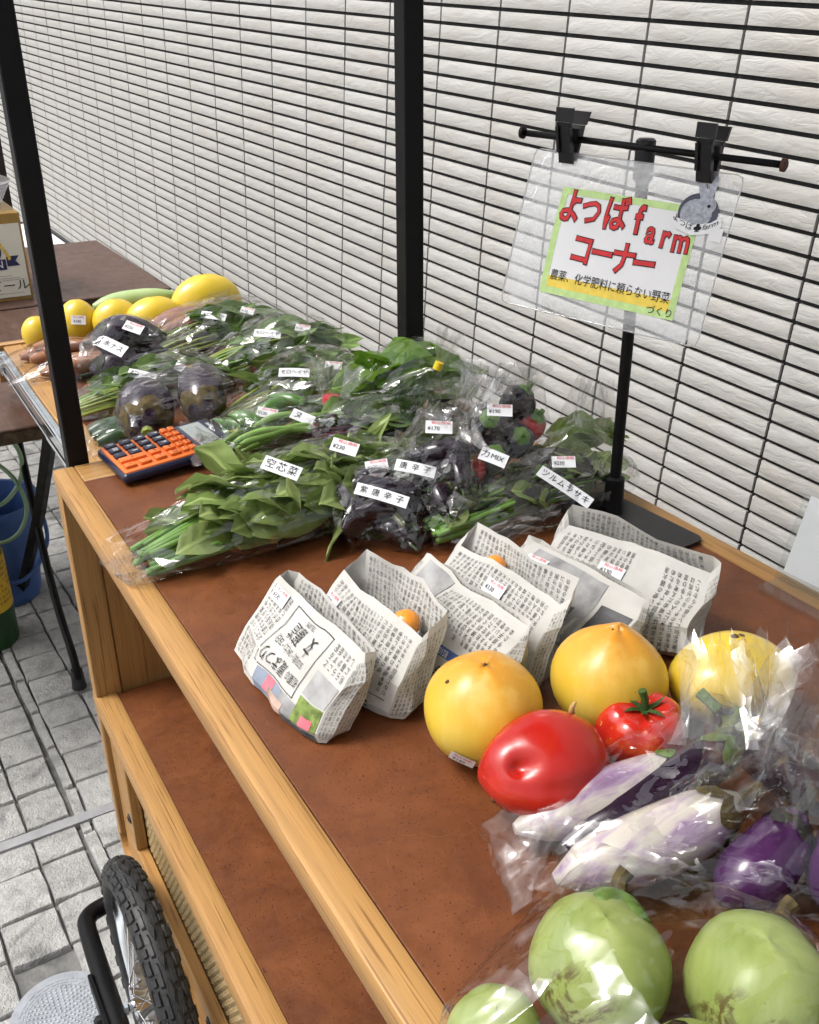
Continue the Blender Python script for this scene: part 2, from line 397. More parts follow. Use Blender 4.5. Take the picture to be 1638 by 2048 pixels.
def vis(pl):
    p = project((pl[0], pl[1], GZ))
    if p is None: return None
    return p[2] if -60 < p[0] < 340 and 840 < p[1] < 2150 else None
order = sorted([(vis(p), i) for i, p in enumerate(places) if vis(p) is not None])
near = set(i for _, i in order[:295])
rest = M3()
for i, (X, Y, kind, ys, vr, dz, rz) in enumerate(places):
    if (X + 1.080) ** 2 + (Y - 0.035) ** 2 < 0.069 ** 2: continue
    Mx = Matrix.Translation((X, Y, GZ + dz)) @ Matrix.Rotation(ang + R(rz) * 0.5 + (math.pi if vr % 2 else 0), 4, 'Z') @ Matrix.Diagonal((1, ys, 1, 1))
    if i in near: inst(ground, 'paving_stone', (smt[vr % 3] if kind == 'thin' else sm[vr % 8]), Mx)
    else: rest.join(thin[vr % 3] if kind == 'thin' else stones[vr % 8], Mx)
part(ground, 'paving_stones', rest, MT['stone'], 40, kind='stuff')
MT['strip'] = plain('concrete_strip', (0.30, 0.30, 0.31), 0.75, 0.3, 0, 0.2, 30, 0.3, kind='World')
m = M3().add([(-1.461, -1.5, GZ + .0045), (-1.439, -1.5, GZ + .0045), (-1.470, 1.3, GZ + .0045), (-1.492, 1.3, GZ + .0045)], [(0, 1, 2, 3)])
m.add([(-1.461, -1.5, GZ - .01), (-1.439, -1.5, GZ - .01), (-1.470, 1.3, GZ - .01), (-1.492, 1.3, GZ - .01)], [(0, 1, 2, 3)]); m.f += [(0, 3, 7, 4), (1, 5, 6, 2)]
part(ground, 'cement_strip', m, MT['strip'])

# ---- small inspection cover in the paving
cvm = plain('cast_iron_grey', (0.33, 0.35, 0.38), 0.45, 0.5, 0.35, 0.15, 60, 0.1)
cc = Vector((-1.080, 0.035, GZ)); t0 = thing('manhole_cover', 'small round grey metal inspection cover set flush in the paving beside the cart wheel', 'manhole cover', cc)
part(t0, 'disc', xf(lathe([(0.0, -0.012), (0.066, -0.012), (0.066, 0.001), (0.064, 0.002), (0.0, 0.002)], 48), Matrix.Translation(cc)), cvm, 30)
part(t0, 'rim', xf(lathe([(0.0675, -0.012), (0.073, -0.012), (0.073, 0.003), (0.0675, 0.003)], 48), Matrix.Translation(cc)), cvm, 30)
m = M3()
for k in range(1, 9):
    rr = k * 0.0058; nn = max(1, int(2 * math.pi * rr / 0.0072))
    for j in range(nn):
        a = 2 * math.pi * (j + 0.5 * (k % 2)) / nn
        m.join(lathe([(0.0023, 0.0), (0.0021, 0.0022), (0.0, 0.0026)], 6), Matrix.Translation(cc + Vector((rr * math.cos(a), rr * math.sin(a), 0.0018))))
for k in range(3):
    rr = 0.051 + k * 0.005
    for j in range(26):
        a0 = 2 * math.pi * (j + 0.5 * (k % 2)) / 26; a1 = a0 + 2 * math.pi / 26 * 0.78
        m.add([tuple(cc + Vector((q * math.cos(a), q * math.sin(a), z))) for z in (0.0015, 0.0036) for q, a in ((rr - .0017, a0), (rr + .0017, a0), (rr + .0017, a1), (rr - .0017, a1))],
              [(4, 5, 6, 7), (0, 1, 5, 4), (1, 2, 6, 5), (2, 3, 7, 6), (3, 0, 4, 7)])
part(t0, 'raised_studs', m, cvm, kind='stuff')

# ---- tiled wall
WO = Vector((-1.37841, 1.50048, 0.48900)); WA = Vector((0.99632457, 0.06038371, -0.06075494)); WB = Vector((-0.05930945, -0.02545072, -0.99791515)); WN = Vector((-0.06180407, 0.99785072, -0.02177585))
PX, PZ = 0.235, 0.235 / 5.932
t = NT('wall_tile'); v = t.coord('World', (1, 1, 1)); vs2 = t.coord('World', (0.45, 1, 1.5))
n1 = t.noise(vs2, 34, 5, 0.6, 1.2); n2 = t.noise(v, 160, 3)
col = t.mix(t.rand(), (0.44, 0.434, 0.414), (0.50, 0.495, 0.48)); col = t.mix(t.ramp(t.noise(v, 7, 3), [(0.45, 0.0), (0.75, 0.35)]), col, (0.42, 0.38, 0.32))
col = t.mix(t.ramp(t.noise(t.coord('World', (0.3, 1, 3)), 60, 3), [(0.66, 0.0), (0.72, 0.28)]), col, (0.36, 0.33, 0.28))
rid = t.ramp(n1, [(0.36, 0.0), (0.47, 0.55), (0.52, 0.62), (0.66, 1.0)])
MT['tile'] = t.done(col, t.ramp(n1, [(0.3, 0.46), (0.7, 0.3)]), t.bump(n2, 0.15, 0.001, t.bump(rid, 0.34, 0.0028)), 0.5)
t = NT('black_grout'); v = t.coord('World'); MT['grout'] = t.done(t.ramp(t.noise(v, 120, 3), [(0.3, (0.006, 0.006, 0.007)), (0.7, (0.014, 0.014, 0.015))]), 0.85)
wall = thing('tiled_wall', 'building wall of pale stone-faced tiles in straight rows with black joints', 'wall', WO + WB * (PZ * 34))
c0, c1, r0, r1 = -31, 9, -26, 43
def wp(c, r_, d): return WO + WA * (c * PX) + WB * (r_ * PZ) + WN * d
m = M3().add([wp(c0, r0, 0.006), wp(c1, r0, 0.006), wp(c1, r1, 0.006), wp(c0, r1, 0.006), wp(c0, r0, 0.14), wp(c1, r0, 0.14), wp(c1, r1, 0.14), wp(c0, r1, 0.14)],
             [(0, 1, 2, 3), (4, 7, 6, 5), (0, 4, 5, 1), (1, 5, 6, 2), (2, 6, 7, 3), (3, 7, 4, 0)])
part(wall, 'joint_backing', m, MT['grout'])
def tile_mesh(seed, nx, nz):
    q = random.Random(seed); W_, H_ = PX - 0.0070, PZ - 0.0085; off = Vector((q.uniform(0, 50), q.uniform(0, 50), 0)); mm = M3()
    for j in range(nz + 1):
        for i in range(nx + 1):
            x = -W_ / 2 + W_ * i / nx; z = -H_ / 2 + H_ * j / nz
            edge = i in (0, nx) or j in (0, nz)
            d = -0.0010 if edge else 0.0
            if not edge: d = -0.0022 - 0.0020 * (noise.noise(Vector((x * 22, z * 60, seed * 3.1)) + off) * 0.7 + 0.30)
            zz = z + (0 if edge else q.uniform(-1, 1) * H_ * 0.05); xx = x + (0 if edge else q.uniform(-1, 1) * W_ * 0.012)
            mm.v.append((xx, d, zz))
    for j in range(nz):
        for i in range(nx):
            a = j * (nx + 1) + i; mm.f.append((a, a + 1, a + nx + 2, a + nx + 1))
    n0 = len(mm.v); mm.v += [(-W_ / 2, 0.0065, -H_ / 2), (W_ / 2, 0.0065, -H_ / 2), (W_ / 2, 0.0065, H_ / 2), (-W_ / 2, 0.0065, H_ / 2)]
    bl, br_, tr, tl = 0, nx, (nx + 1) * (nz + 1) - 1, (nx + 1) * nz
    mm.f.append(tuple([n0, n0 + 1] + list(range(br_, bl - 1, -1))))
    mm.f.append(tuple([n0 + 2, n0 + 3] + list(range(tl, tr + 1))))
    mm.f.append(tuple([n0 + 3, n0] + [k * (nx + 1) for k in range(nz + 1)]))
    mm.f.append(tuple([n0 + 1, n0 + 2] + [k * (nx + 1) + nx for k in range(nz, -1, -1)]))
    return mm
TV = [tile_mesh(i, 12, 4) for i in range(8)]; TL = [tile_mesh(i, 6, 3) for i in range(5)]
TME = [mesh('wall_tile', q, MT['tile'], 35) for q in TV]
WM = basis((0, 0, 0), WA, WN, -WB)
tl = []
for c_ in range(c0, c1):
    for r_ in range(r0, r1):
        p = wp(c_ + 0.5, r_ + 0.5, 0)
        if p.z < GZ + 0.015: continue
        pr = project(p); area = -1
        if pr and -120 < pr[0] < 1760 and -60 < pr[1] < 1300 and not (pr[1] > 640 and pr[0] < 620):
            area = 1.0 / pr[2] ** 2
        tl.append((area, c_, r_, p))
tl.sort(key=lambda a: -a[0])
rest = M3(); q = random.Random(3)
for k, (area, c_, r_, p) in enumerate(tl):
    vr = q.randrange(8); Mx = Matrix.Translation(p + WN * q.uniform(-0.0006, 0.0006)) @ WM
    if k < 298 and area > 0:
        inst(wall, 'tile', TME[vr], Mx)
    else: rest.join(TV[vr] if area > 0.05 else TL[vr % 5], Mx)
part(wall, 'tiles', rest, MT['tile'], 35, kind='stuff')
# ------------------------------------------------------------------ the cart
MT['roof_wood'] = plain('stained_wood', (0.20, 0.125, 0.07), 0.6, 0.3, 0, 0.3, 12, kind='World')
xL, xR, yF, yB = -1.181, 0.06, 0.172, 0.744
cart = thing('vending_cart', 'oak vending cart with brown leather top, black posts and a spoked side wheel', 'cart', (-0.56, 0.458, GZ))
part(cart, 'front_rail', box(xL, xR, yF, 0.1985, -0.024, 0.0, 0.003, 2), MT['oak_x'], 40)
part(cart, 'back_rail', box(xL, xR, 0.7185, yB, -0.024, 0.0, 0.003, 2), MT['oak_x'], 40)
part(cart, 'end_rail', box(xL, -1.128, 0.1988, 0.7182, -0.024, -0.0004, 0.0012), MT['oak_y'], 40)
part(cart, 'end_rail', box(0.01, xR, 0.1988, 0.7182, -0.024, -0.0004, 0.0012), MT['oak_y'], 40)
part(cart, 'leather_top', box(-1.1277, 0.0097, 0.1989, 0.7181, -0.020, -0.0012, 0.0008), MT['leather'])
# side walls and inner panels
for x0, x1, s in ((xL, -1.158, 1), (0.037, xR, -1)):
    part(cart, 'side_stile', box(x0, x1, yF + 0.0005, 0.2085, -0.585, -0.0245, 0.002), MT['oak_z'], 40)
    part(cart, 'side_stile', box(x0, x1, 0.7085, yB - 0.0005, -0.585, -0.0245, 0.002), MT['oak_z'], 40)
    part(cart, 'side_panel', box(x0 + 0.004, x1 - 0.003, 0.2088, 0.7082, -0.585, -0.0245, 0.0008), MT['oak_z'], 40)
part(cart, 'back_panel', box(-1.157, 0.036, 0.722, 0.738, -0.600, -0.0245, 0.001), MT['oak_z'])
# lower shelf
part(cart, 'shelf_rail', box(-1.1795, 0.0585, yF - 0.0006, 0.2005, -0.364, -0.334, 0.002, 2), MT['oak_x'], 40)
part(cart, 'shelf_leather', box(-1.157, 0.036, 0.2008, 0.7215, -0.350, -0.3352, 0.0008), MT['leather'])
# bottom shell with rounded corners
def shell(x0, x1, z0, z1, r, th, ya, yb):
    def out(d):
        P = [(x0 + d, z1)]
        for k in range(9): a = math.pi + (math.pi / 2) * k / 8; P.append((x0 + r + (r - d) * math.cos(a), z0 + r + (r - d) * math.sin(a)))
        for k in range(9): a = 1.5 * math.pi + (math.pi / 2) * k / 8; P.append((x1 - r + (r - d) * math.cos(a), z0 + r + (r - d) * math.sin(a)))
        P.append((x1 - d, z1)); return P
    A, B = out(0), out(th); n = len(A); mm = M3()
    for P, y_ in ((A, ya), (B, ya), (B, yb), (A, yb)): mm.v += [(x, y_, z) for x, z in P]
    for i in range(n - 1):
        for a in range(4):
            b = (a + 1) % 4; mm.f.append((a * n + i, a * n + i + 1, b * n + i + 1, b * n + i))
    mm.f += [(0, n, 2 * n, 3 * n), (n - 1, 4 * n - 1, 3 * n - 1, 2 * n - 1)]
    return mm
part(cart, 'bottom_shell', shell(xL + 0.0015, xR - 0.0015, -0.628, -0.5855, 0.042, 0.014, yF, yB), MT['oak_x'], 40)
part(cart, 'inner_stile', box(-1.1578, -1.088, 0.180, 0.196, -0.560, -0.3645, 0.0015), MT['oak_z'], 40)
part(cart, 'inner_stile', box(-0.035, 0.0368, 0.180, 0.196, -0.560, -0.3645, 0.0015), MT['oak_z'], 40)
part(cart, 'bottom_rail', box(-1.1578, 0.0368, 0.1798, 0.1958, -0.6135, -0.5605, 0.0015), MT['oak_x'], 40)
scr = plain('dark_screw', (0.03, 0.028, 0.026), 0.35, 0.5, 0.6, 0.2, 80)
for sx, sz in ((-1.105, -0.512), (-1.105, -0.38), (-0.80, -0.585), (-0.05, -0.512)):
    s_ = part(cart, 'screw', xf(lathe([(0.0, 0.0), (0.0075, 0.0), (0.0072, 0.0012), (0.004, 0.0024), (0.0, 0.0026)], 16), TRS((sx, 0.1798, sz), (R(90), 0, 0))), scr, 40)
    m = M3()
    for a in (0.5, 0.5 + math.pi / 2): m.join(box(-0.004, 0.004, -0.0006, 0.0006, 0.002, 0.0030), TRS((sx, 0.1798, sz), (R(90), a, 0)))
    part(s_, 'cross_slot', m, MT['ink'])
# woven cane front
t = NT('cane'); v = t.coord('World'); MT['cane'] = t.done(t.ramp(t.noise(v, 220, 3), [(0.3, (0.40, 0.27, 0.11)), (0.7, (0.66, 0.50, 0.27))]), 0.5, None, 0.4)
m = M3(); cxn, czn = 0.0062, 0.0042; k = 0; z = -0.5603
while z < -0.3655:
    x = -1.0875; i = 0
    while x < -0.036:
        ph = (i + (k // 2)) % 2; yy = 0.1985 - (0.0016 if ph else 0.0)
        m.add([(x, yy + .0012, z), (x + cxn * 0.5, yy - .0008, z - .0004), (x + cxn, yy + .0012, z), (x + cxn, yy + .0012, z + czn * .82), (x + cxn * 0.5, yy - .0008, z + czn * .78), (x, yy + .0012, z + czn * .82)], [(0, 1, 4, 5), (1, 2, 3, 4)])
        if not ph: m.add([(x + .0022, .1968, z - .0006), (x + .0042, .1968, z - .0006), (x + .0042, .1968, z + czn), (x + .0022, .1968, z + czn)], [(0, 1, 2, 3)])
        x += cxn; i += 1
    z += czn; k += 1
part(cart, 'cane_webbing', m, MT['cane'], kind='stuff')
part(cart, 'cane_backing', box(-1.0878, -0.0352, 0.2035, 0.206, -0.5604, -0.3646), MT['ink'])
# posts
for x0, x1, y0, y1 in ((-1.2085, -1.1825, 0.1935, 0.2185), (-1.2105, -1.1825, 0.6825, 0.7115), (0.0615, 0.0875, 0.1935, 0.2185), (0.0615, 0.0875, 0.6825, 0.7115)):
    part(cart, 'post', box(x0, x1, y0, y1, -0.40, 1.0355, 0.0015), MT['black_steel'])
# plank roof carried by the posts, above the picture
for k in range(8):
    y0 = 0.09 + k * 0.0925; part(cart, 'roof_plank', box(-1.27, 0.15, y0, y0 + 0.0905, 1.0605, 1.0785, 0.002), MT['roof_wood'])
for x0 in (-1.2095, 0.0625): part(cart, 'roof_beam', box(x0, x0 + 0.025, 0.10, 0.82, 1.036, 1.0602, 0.002), MT['black_steel'])
# pull-out leaf on drawer runners
TZ = -0.05; tx0, tx1, ty0, ty1 = -1.975, -1.190, 0.238, 0.690
part(cart, 'leaf_rail', box(tx0 + 0.0185, tx1, ty0, ty0 + 0.034, TZ - 0.022, TZ, 0.0015), MT['oak_x'], 40)
part(cart, 'leaf_rail', box(tx0 + 0.0185, tx1, ty1 - 0.034, ty1, TZ - 0.022, TZ, 0.0015), MT['oak_x'], 40)
part(cart, 'leaf_rail', box(tx0 + 0.0185, tx0 + 0.052, ty0 + 0.0343, ty1 - 0.0343, TZ - 0.022, TZ - 0.0004, 0.0012), MT['oak_y'], 40)
part(cart, 'leaf_leather', box(tx0 + 0.0523, tx1, ty0 + 0.0343, ty1 - 0.0343, TZ - 0.020, TZ - 0.0016), MT['leather'])
part(cart, 'leaf_end_board', box(tx0, tx0 + 0.018, ty0 - 0.016, ty1 + 0.016, TZ - 0.070, TZ + 0.004, 0.0015), MT['oak_y'], 40)
for s, y0 in ((1, ty0 - 0.0125), (-1, ty1 + 0.0005)):
    rn = part(cart, 'drawer_runner', box(tx0 + 0.03, tx1 - 0.02, y0 + 0.004, y0 + 0.0118, TZ - 0.046, TZ - 0.004, 0.001), MT['zinc'])
    for zz in (TZ - 0.046, TZ - 0.011): part(rn, 'runner_lip', box(tx0 + 0.032, tx1 - 0.02, y0 - 0.0005, y0 + 0.0038, zz, zz + 0.0065, 0.001), MT['chrome'])
    part(rn, 'inner_slide', box(tx0 + 0.09, tx1 - 0.02, y0 + 0.001, y0 + 0.0037, TZ - 0.034, TZ - 0.017, 0.0008), MT['chrome'])
    part(rn, 'bracket', box(tx0 + 0.0183, tx0 + 0.045, y0 - 0.002, y0 + 0.0037, TZ - 0.050, TZ - 0.0015, 0.001), MT['zinc'])
    part(rn, 'damper', tube([(-1.36, y0 + 0.001, TZ - 0.053), (-1.215, y0 + 0.001, TZ - 0.053)], 0.005, 10), MT['zinc'], True)
# wheel
wc = Vector((-0.895, 0.1395, -0.618)); WR = 0.1805
wh = part(cart, 'wheel', M3(), MT['rubber'])
rings = []; nT = 72
prof = []
for k in range(14):
    a = 2 * math.pi * k / 14; prof.append((0.0215 * math.cos(a), 0.0215 * math.sin(a)))
for i in range(nT):
    a = 2 * math.pi * i / nT; rings.append([wc + Vector(((WR - 0.0240 + pr) * math.cos(a), py, (WR - 0.0240 + pr) * math.sin(a))) for pr, py in prof])
m = loft(rings + [rings[0]], False, False)
def on_tyre(a, b, h): # a along the tread, b round the section
    rr = 0.0215 + h; return wc + Vector(((WR - 0.024 + rr * math.cos(b)) * math.cos(a), rr * math.sin(b), (WR - 0.024 + rr * math.cos(b)) * math.sin(a)))
def knob(a0, a1, b0, b1, h=0.0026, taper=0.12):
    da, db = (a1 - a0) * taper, (b1 - b0) * taper
    lo = [on_tyre(a0, b0, -.001), on_tyre(a1, b0, -.001), on_tyre(a1, b1, -.001), on_tyre(a0, b1, -.001)]
    hi = [on_tyre(a0 + da, b0 + db, h), on_tyre(a1 - da, b0 + db, h), on_tyre(a1 - da, b1 - db, h), on_tyre(a0 + da, b1 - db, h)]
    m.add(lo + hi, [(4, 5, 6, 7), (0, 1, 5, 4), (1, 2, 6, 5), (2, 3, 7, 6), (3, 0, 4, 7)])
nK = 32; st = 2 * math.pi / nK
for i in range(nK):
    a = i * st
    # middle diamonds
    L = [(a + st * .08, 0), (a + st * .5, .17), (a + st * .92, 0), (a + st * .5, -.17)]
    m.add([on_tyre(p, q, -.001) for p, q in L] + [on_tyre(a + st * .5 + (p - a - st * .5) * .8, q * .75, .0028) for p, q in L], [(4, 5, 6, 7), (0, 1, 5, 4), (1, 2, 6, 5), (2, 3, 7, 6), (3, 0, 4, 7)])
    for s in (-1, 1):
        knob(a + st * .58, a + st * 1.40, s * .22, s * .46); knob(a + st * .05, a + st * .45, s * .26, s * .50)
        knob(a + st * .10, a + st * .62, s * .60, s * .98); knob(a + st * .72, a + st * 1.02, s * .55, s * .85); knob(a + st * .2, a + st * .75, s * 1.06, s * 1.3, 0.0018)
part(wh, 'tyre', m, MT['rubber'], 50)
rp = [(-0.004, -0.0135), (0.004, -0.0145), (0.006, -0.010), (-0.006, -0.006), (-0.009, 0.0), (-0.006, 0.006), (0.006, 0.010), (0.004, 0.0145), (-0.004, 0.0135), (-0.012, 0.006), (-0.012, -0.006)]
rr0 = WR - 0.048
rings = [[wc + Vector(((rr0 + pr) * math.cos(a), py, (rr0 + pr) * math.sin(a))) for pr, py in rp] for a in [2 * math.pi * i / nT for i in range(nT)]]
part(wh, 'rim', loft(rings + [rings[0]], False, False), MT['chrome'], 40)
hub = tube([wc + Vector((0, y_, 0)) for y_ in (-0.034, -0.030, -0.028, -0.012, 0.012, 0.028, 0.030, 0.034)], [0.008, 0.008, 0.024, 0.015, 0.015, 0.024, 0.008, 0.008], 20)
part(wh, 'hub', hub, MT['chrome'], 40)
for i in range(28):
    a = 2 * math.pi * i / 28; s = -1 if i % 2 else 1; tw = 0.9 if (i // 2) % 2 else -0.9
    p0 = wc + Vector((0.021 * math.cos(a + tw), s * 0.028, 0.021 * math.sin(a + tw))); p1 = wc + Vector(((rr0 - 0.010) * math.cos(a), 0, (rr0 - 0.010) * math.sin(a)))
    sp_ = part(wh, 'spoke', tube([p0, p1], 0.0011, 5, False), MT['chrome'], True)
part(cart, 'axle_bolt', tube([wc + Vector((0, y_, 0)) for y_ in (-0.078, -0.074, -0.060, -0.0595, -0.048, -0.0475, 0.033)], [0.004, 0.0075, 0.0075, 0.012, 0.012, 0.005, 0.005], 12), MT['black_plastic'], 30)
part(cart, 'axle_nut', tube([wc + Vector((0, y_, 0)) for y_ in (-0.040, -0.0355)], [0.009, 0.009], 6), MT['zinc'], 30)
pth = bez([(-1.088, 0.178, -0.640), (-1.094, 0.150, -0.640), (-1.093, 0.118, -0.640), (-1.082, 0.098, -0.637), (-1.05, 0.0905, -0.632), (-0.895, 0.0865, -0.607), (-0.76, 0.086, -0.590), (-0.70, 0.092, -0.585), (-0.684, 0.118, -0.584), (-0.68, 0.178, -0.584)], 6)
part(cart, 'wheel_guard_tube', tube(pth, 0.0125, 14), MT['black_steel'], True)
part(cart, 'axle_plate', xf(box(-0.06, 0.07, -0.003, 0.003, -0.013, 0.013, 0.001), TRS((-0.90, 0.0735, -0.6105), (0, R(-9), 0))), MT['black_steel'])
# ------------------------------------------------------------------ things behind and beside the cart
WORDS = ['ビール', 'N', 'よつばfarm', 'よ', 'つ', 'ば', 'f', 'a', 'r', 'm', 'コ', 'ー', 'ナ', '農薬、化学肥料に頼らない野菜', 'づくり', 'よつば♣farm', 'よつば', 'farm', '0', '00', '.', '1', '2', '3', '4', '5', '6', '7', '8', '9', '+', '-', '×', '÷', '=', '%', '√', 'M+', 'M-', 'RM', 'CM', 'CE', 'C', '▶', 'GT', 'TAX+', 'TAX-', '+/-', 'SHARP',
         '空', '芯', '菜', '紫', '唐', '辛', '子', '力', 'MIX', 'ツ', 'ル', 'ム', 'ラ', 'サ', 'キ', 'ヌ', '水ナス', 'モロヘイヤ', '税込価格', '¥230', '¥170', '¥180', '¥330', '¥190', '¥250', '¥130', '¥120',
         '初夏の', '蔵まつり', '奥播州', '酒', '女', '醸造', '5/23(金)・24(土)・25(日)', 'TEL.0795', '考えるコ', '考', 'え', 'る', 'コ', '5%超', '計、', '防', '火', '号', '外', '月', '日', '開', '催', '2023年', 'BS1', 'BS10', 'BSイレブン', 'ス', '月例']
prefetch(WORDS)
prefetch(['よ', 'つ', 'ば', 'f', 'a', 'r', 'm', 'コ', 'ー', 'ナ'], 0.045)
prefetch(['よ', 'つ', 'ば', 'f', 'a', 'r', 'm', 'コ', 'ー', 'ナ'], 0.02)
BODY = '町は消防団と合同で火災を防ぐ訓練を開いた住民が参加し消火器の使い方や避難の手順を確かめた今年で十回目となり地域の力を高める考えだ会場には野菜や果物の店も並び多くの人でにぎわった県内の農家は雨が少なく水の量に気を配ると話すこれからの暮らしに何が必要か'
prefetch(sorted(set(BODY)))
t = NT('dark_table_wood'); v = t.coord('World', (1, 6, 1)); n = t.noise(v, 14, 5, 0.6, 0.6); v0 = t.coord('World')
c = t.ramp(n, [(0.25, (0.045, 0.020, 0.012)), (0.55, (0.085, 0.042, 0.027)), (0.8, (0.125, 0.066, 0.044))])
c = t.mix(t.ramp(t.noise(v0, 60, 5, 0.7), [(0.6, 0.0), (0.68, 0.6)]), c, (0.03, 0.016, 0.012))
MT['dark_wood'] = t.done(c, t.ramp(t.noise(v0, 20, 3), [(0.3, 0.35), (0.7, 0.55)]), t.bump(n, 0.25, 0.002), 0.5)
MT['worn_edge'] = plain('worn_table_edge', (0.06, 0.04, 0.02), 0.7, 0.3, 0, 0.6, 70, 0.3, kind='World')
def folding_table(label, x0, x1, y0, y1, ztop, rz=0.0, near_leg=True):
    c = Vector(((x0 + x1) / 2, (y0 + y1) / 2, GZ)); t = thing('folding_table', label, 'table', c, 'brown folding tables')
    part(t, 'table_top', box(x0, x1, y0, y1, ztop - 0.006, ztop, 0.002), MT['dark_wood'])
    part(t, 'table_edge', box(x0 + 0.001, x1 - 0.001, y0 + 0.001, y1 - 0.001, ztop - 0.030, ztop - 0.0062, 0.002), MT['worn_edge'])
    for yy in (y0 + 0.06, y1 - 0.175):
        part(t, 'leg', tube([(x1 - 0.02, yy, ztop - 0.032), (x1 - 0.30, yy - 0.01, -0.46), (x1 - 0.56, yy - 0.06, GZ + 0.006)], 0.0145, 4, squash=0.7), MT['black_steel'])
        part(t, 'leg', tube(bez([(x1 - 0.62, yy + 0.01, ztop - 0.032), (x1 - 0.26, yy - 0.02, -0.58), (x1 - 0.105, yy - 0.022, GZ + 0.075), (x1 - 0.10, yy - 0.022, GZ + 0.008)], 6), 0.0085, 8), MT['black_steel'], True)
        part(t, 'foot', tube([(x1 - 0.10, yy - 0.022, GZ + 0.004), (x1 - 0.10, yy - 0.022, GZ + 0.05)], [0.016, 0.012], 10), MT['rubber'], 40)
        part(t, 'foot', tube([(x1 - 0.56, yy - 0.06, GZ + 0.004), (x1 - 0.545, yy - 0.058, GZ + 0.035)], [0.018, 0.017], 10), MT['rubber'], 40)
    return t
folding_table('dark brown folding table standing over the blue bucket, nearest the cart', -2.66, -1.772, -0.28, 0.445, -0.15)
folding_table('dark brown folding table carrying the beer box, close to the tiled wall', -3.50, -2.68, 0.10, 0.79, -0.15)
# beer box
MT['gold'] = plain('gold_board', (0.38, 0.235, 0.065), 0.45, 0.5, 0.2, 0.15, 20); MT['navy'] = plain('navy_print', (0.025, 0.03, 0.10), 0.5, 0.4, 0, 0.1, 30)
MT['wheat'] = plain('wheat_print', (0.75, 0.50, 0.10), 0.6, 0.3, 0, 0.2, 60); MT['cream_paper'] = plain('cream_paper', (0.74, 0.72, 0.62), 0.5, 0.4, 0, 0.04, 30)
bx = thing('beer_box', 'gold beer box with cream label, navy ribbon and wheat, on the brown table', 'box', (-2.90, 0.29, -0.1695))
part(bx, 'carton', box(-3.02, -2.762, 0.14, 0.437, -0.1695, 0.076, 0.004), MT['gold'])
lb = part(bx, 'label_panel', box(-2.7615, -2.7595, 0.152, 0.4305, -0.141, 0.047), MT['cream_paper'])
X = -2.7585
def flat(pts): return M3().add([(X, a, b) for a, b in pts], [tuple(range(len(pts)))])
yc = 0.291; fY = lambda u, v: (X, yc + u, v)
ringm = M3()
for k in range(32):
    a0, a1 = 2 * math.pi * k / 32, 2 * math.pi * (k + 1) / 32
    ringm.add([(X, yc + 0.085 * r * math.cos(a), -0.02 + 0.05 * r * math.sin(a)) for r, a in ((1, a0), (1, a1), (0.86, a1), (0.86, a0))], [(0, 1, 2, 3)])
part(lb, 'emblem_ring', ringm, MT['navy'])
part(lb, 'emblem_disc', M3().add([(X - .0003, yc + 0.066 * math.cos(2 * math.pi * k / 32), -0.02 + 0.040 * math.sin(2 * math.pi * k / 32)) for k in range(32)], [tuple(range(32))]), plain('emblem_blue', (0.20, 0.23, 0.36), 0.6, 0.3, 0, 0.5, 260))
for s in (-1, 1):
    wm = M3()
    for k in range(9):
        a = 0.1 + k * 0.22; px_, pz_ = yc + s * (0.098 - 0.004 * k), -0.045 + 0.0085 * k
        wm.add([(X + .0004, px_ + s * q * 0.013 * math.cos(1.0) - e * 0.004, pz_ + q * 0.011 + e * 0.0035) for q, e in ((0, 0), (.5, 1), (1, 0), (.5, -1))], [(0, 1, 2, 3)])
    part(lb, 'wheat_ear', wm, MT['wheat'])
for pts in ([(-.092, -.068), (.092, -.068), (.092, -.041), (-.092, -.041)], [(.094, -.060), (.126, -.060), (.116, -.047), (.126, -.034), (.094, -.034)], [(-.094, -.060), (-.126, -.060), (-.116, -.047), (-.126, -.034), (-.094, -.034)]):
    part(lb, 'ribbon', flat([(yc + a, b) for a, b in pts]), MT['navy'])
def mirY(u, v): return (X + 0.0008, yc + u, v)
text_on(lb, [glyphs('N', 0.028, (0.074, -0.0545))], mirY, MT['white_paper'])
text_on(lb, [glyphs('ビール', 0.030, (0.090, -0.112), 0, 0, 1.15)], mirY, MT['ink'])
gm = M3()
for zz, a, b in ((-0.0915, 0.02, 0.12), (-0.0965, 0.03, 0.13), (-0.085, 0.0, 0.10), (-0.131, -0.12, 0.125)): gm.add([(X, yc + a, zz), (X, yc + b, zz), (X, yc + b, zz + .0012), (X, yc + a, zz + .0012)], [(0, 1, 2, 3)])
part(lb, 'fine_print', gm, plain('grey_print', (0.35, 0.33, 0.30), 0.6, 0.3, 0, 0.6, 900))
# clear plastic tub on the box
tb = thing('plastic_tub', 'clear plastic tub with a pale lid standing on top of the beer box', 'tub', (-2.90, 0.31, 0.0765))
part(tb, 'tub_body', xf(lathe([(0.0, 0.001), (0.085, 0.001), (0.115, 0.055), (0.118, 0.058), (0.118, 0.062)], 28), Matrix.Translation((-2.90, 0.33, 0.0765))), film_mat('tub_plastic', 1.2, 30, 0.25, (0.8, 0.82, 0.85), 0.3), 40)
part(tb, 'lid', xf(lathe([(0.120, 0.060), (0.120, 0.066), (0.09, 0.078), (0.0, 0.082)], 28), Matrix.Translation((-2.90, 0.33, 0.0765))), film_mat('tub_lid', 1.2, 30, 0.45, (0.85, 0.85, 0.87), 0.3), 40)
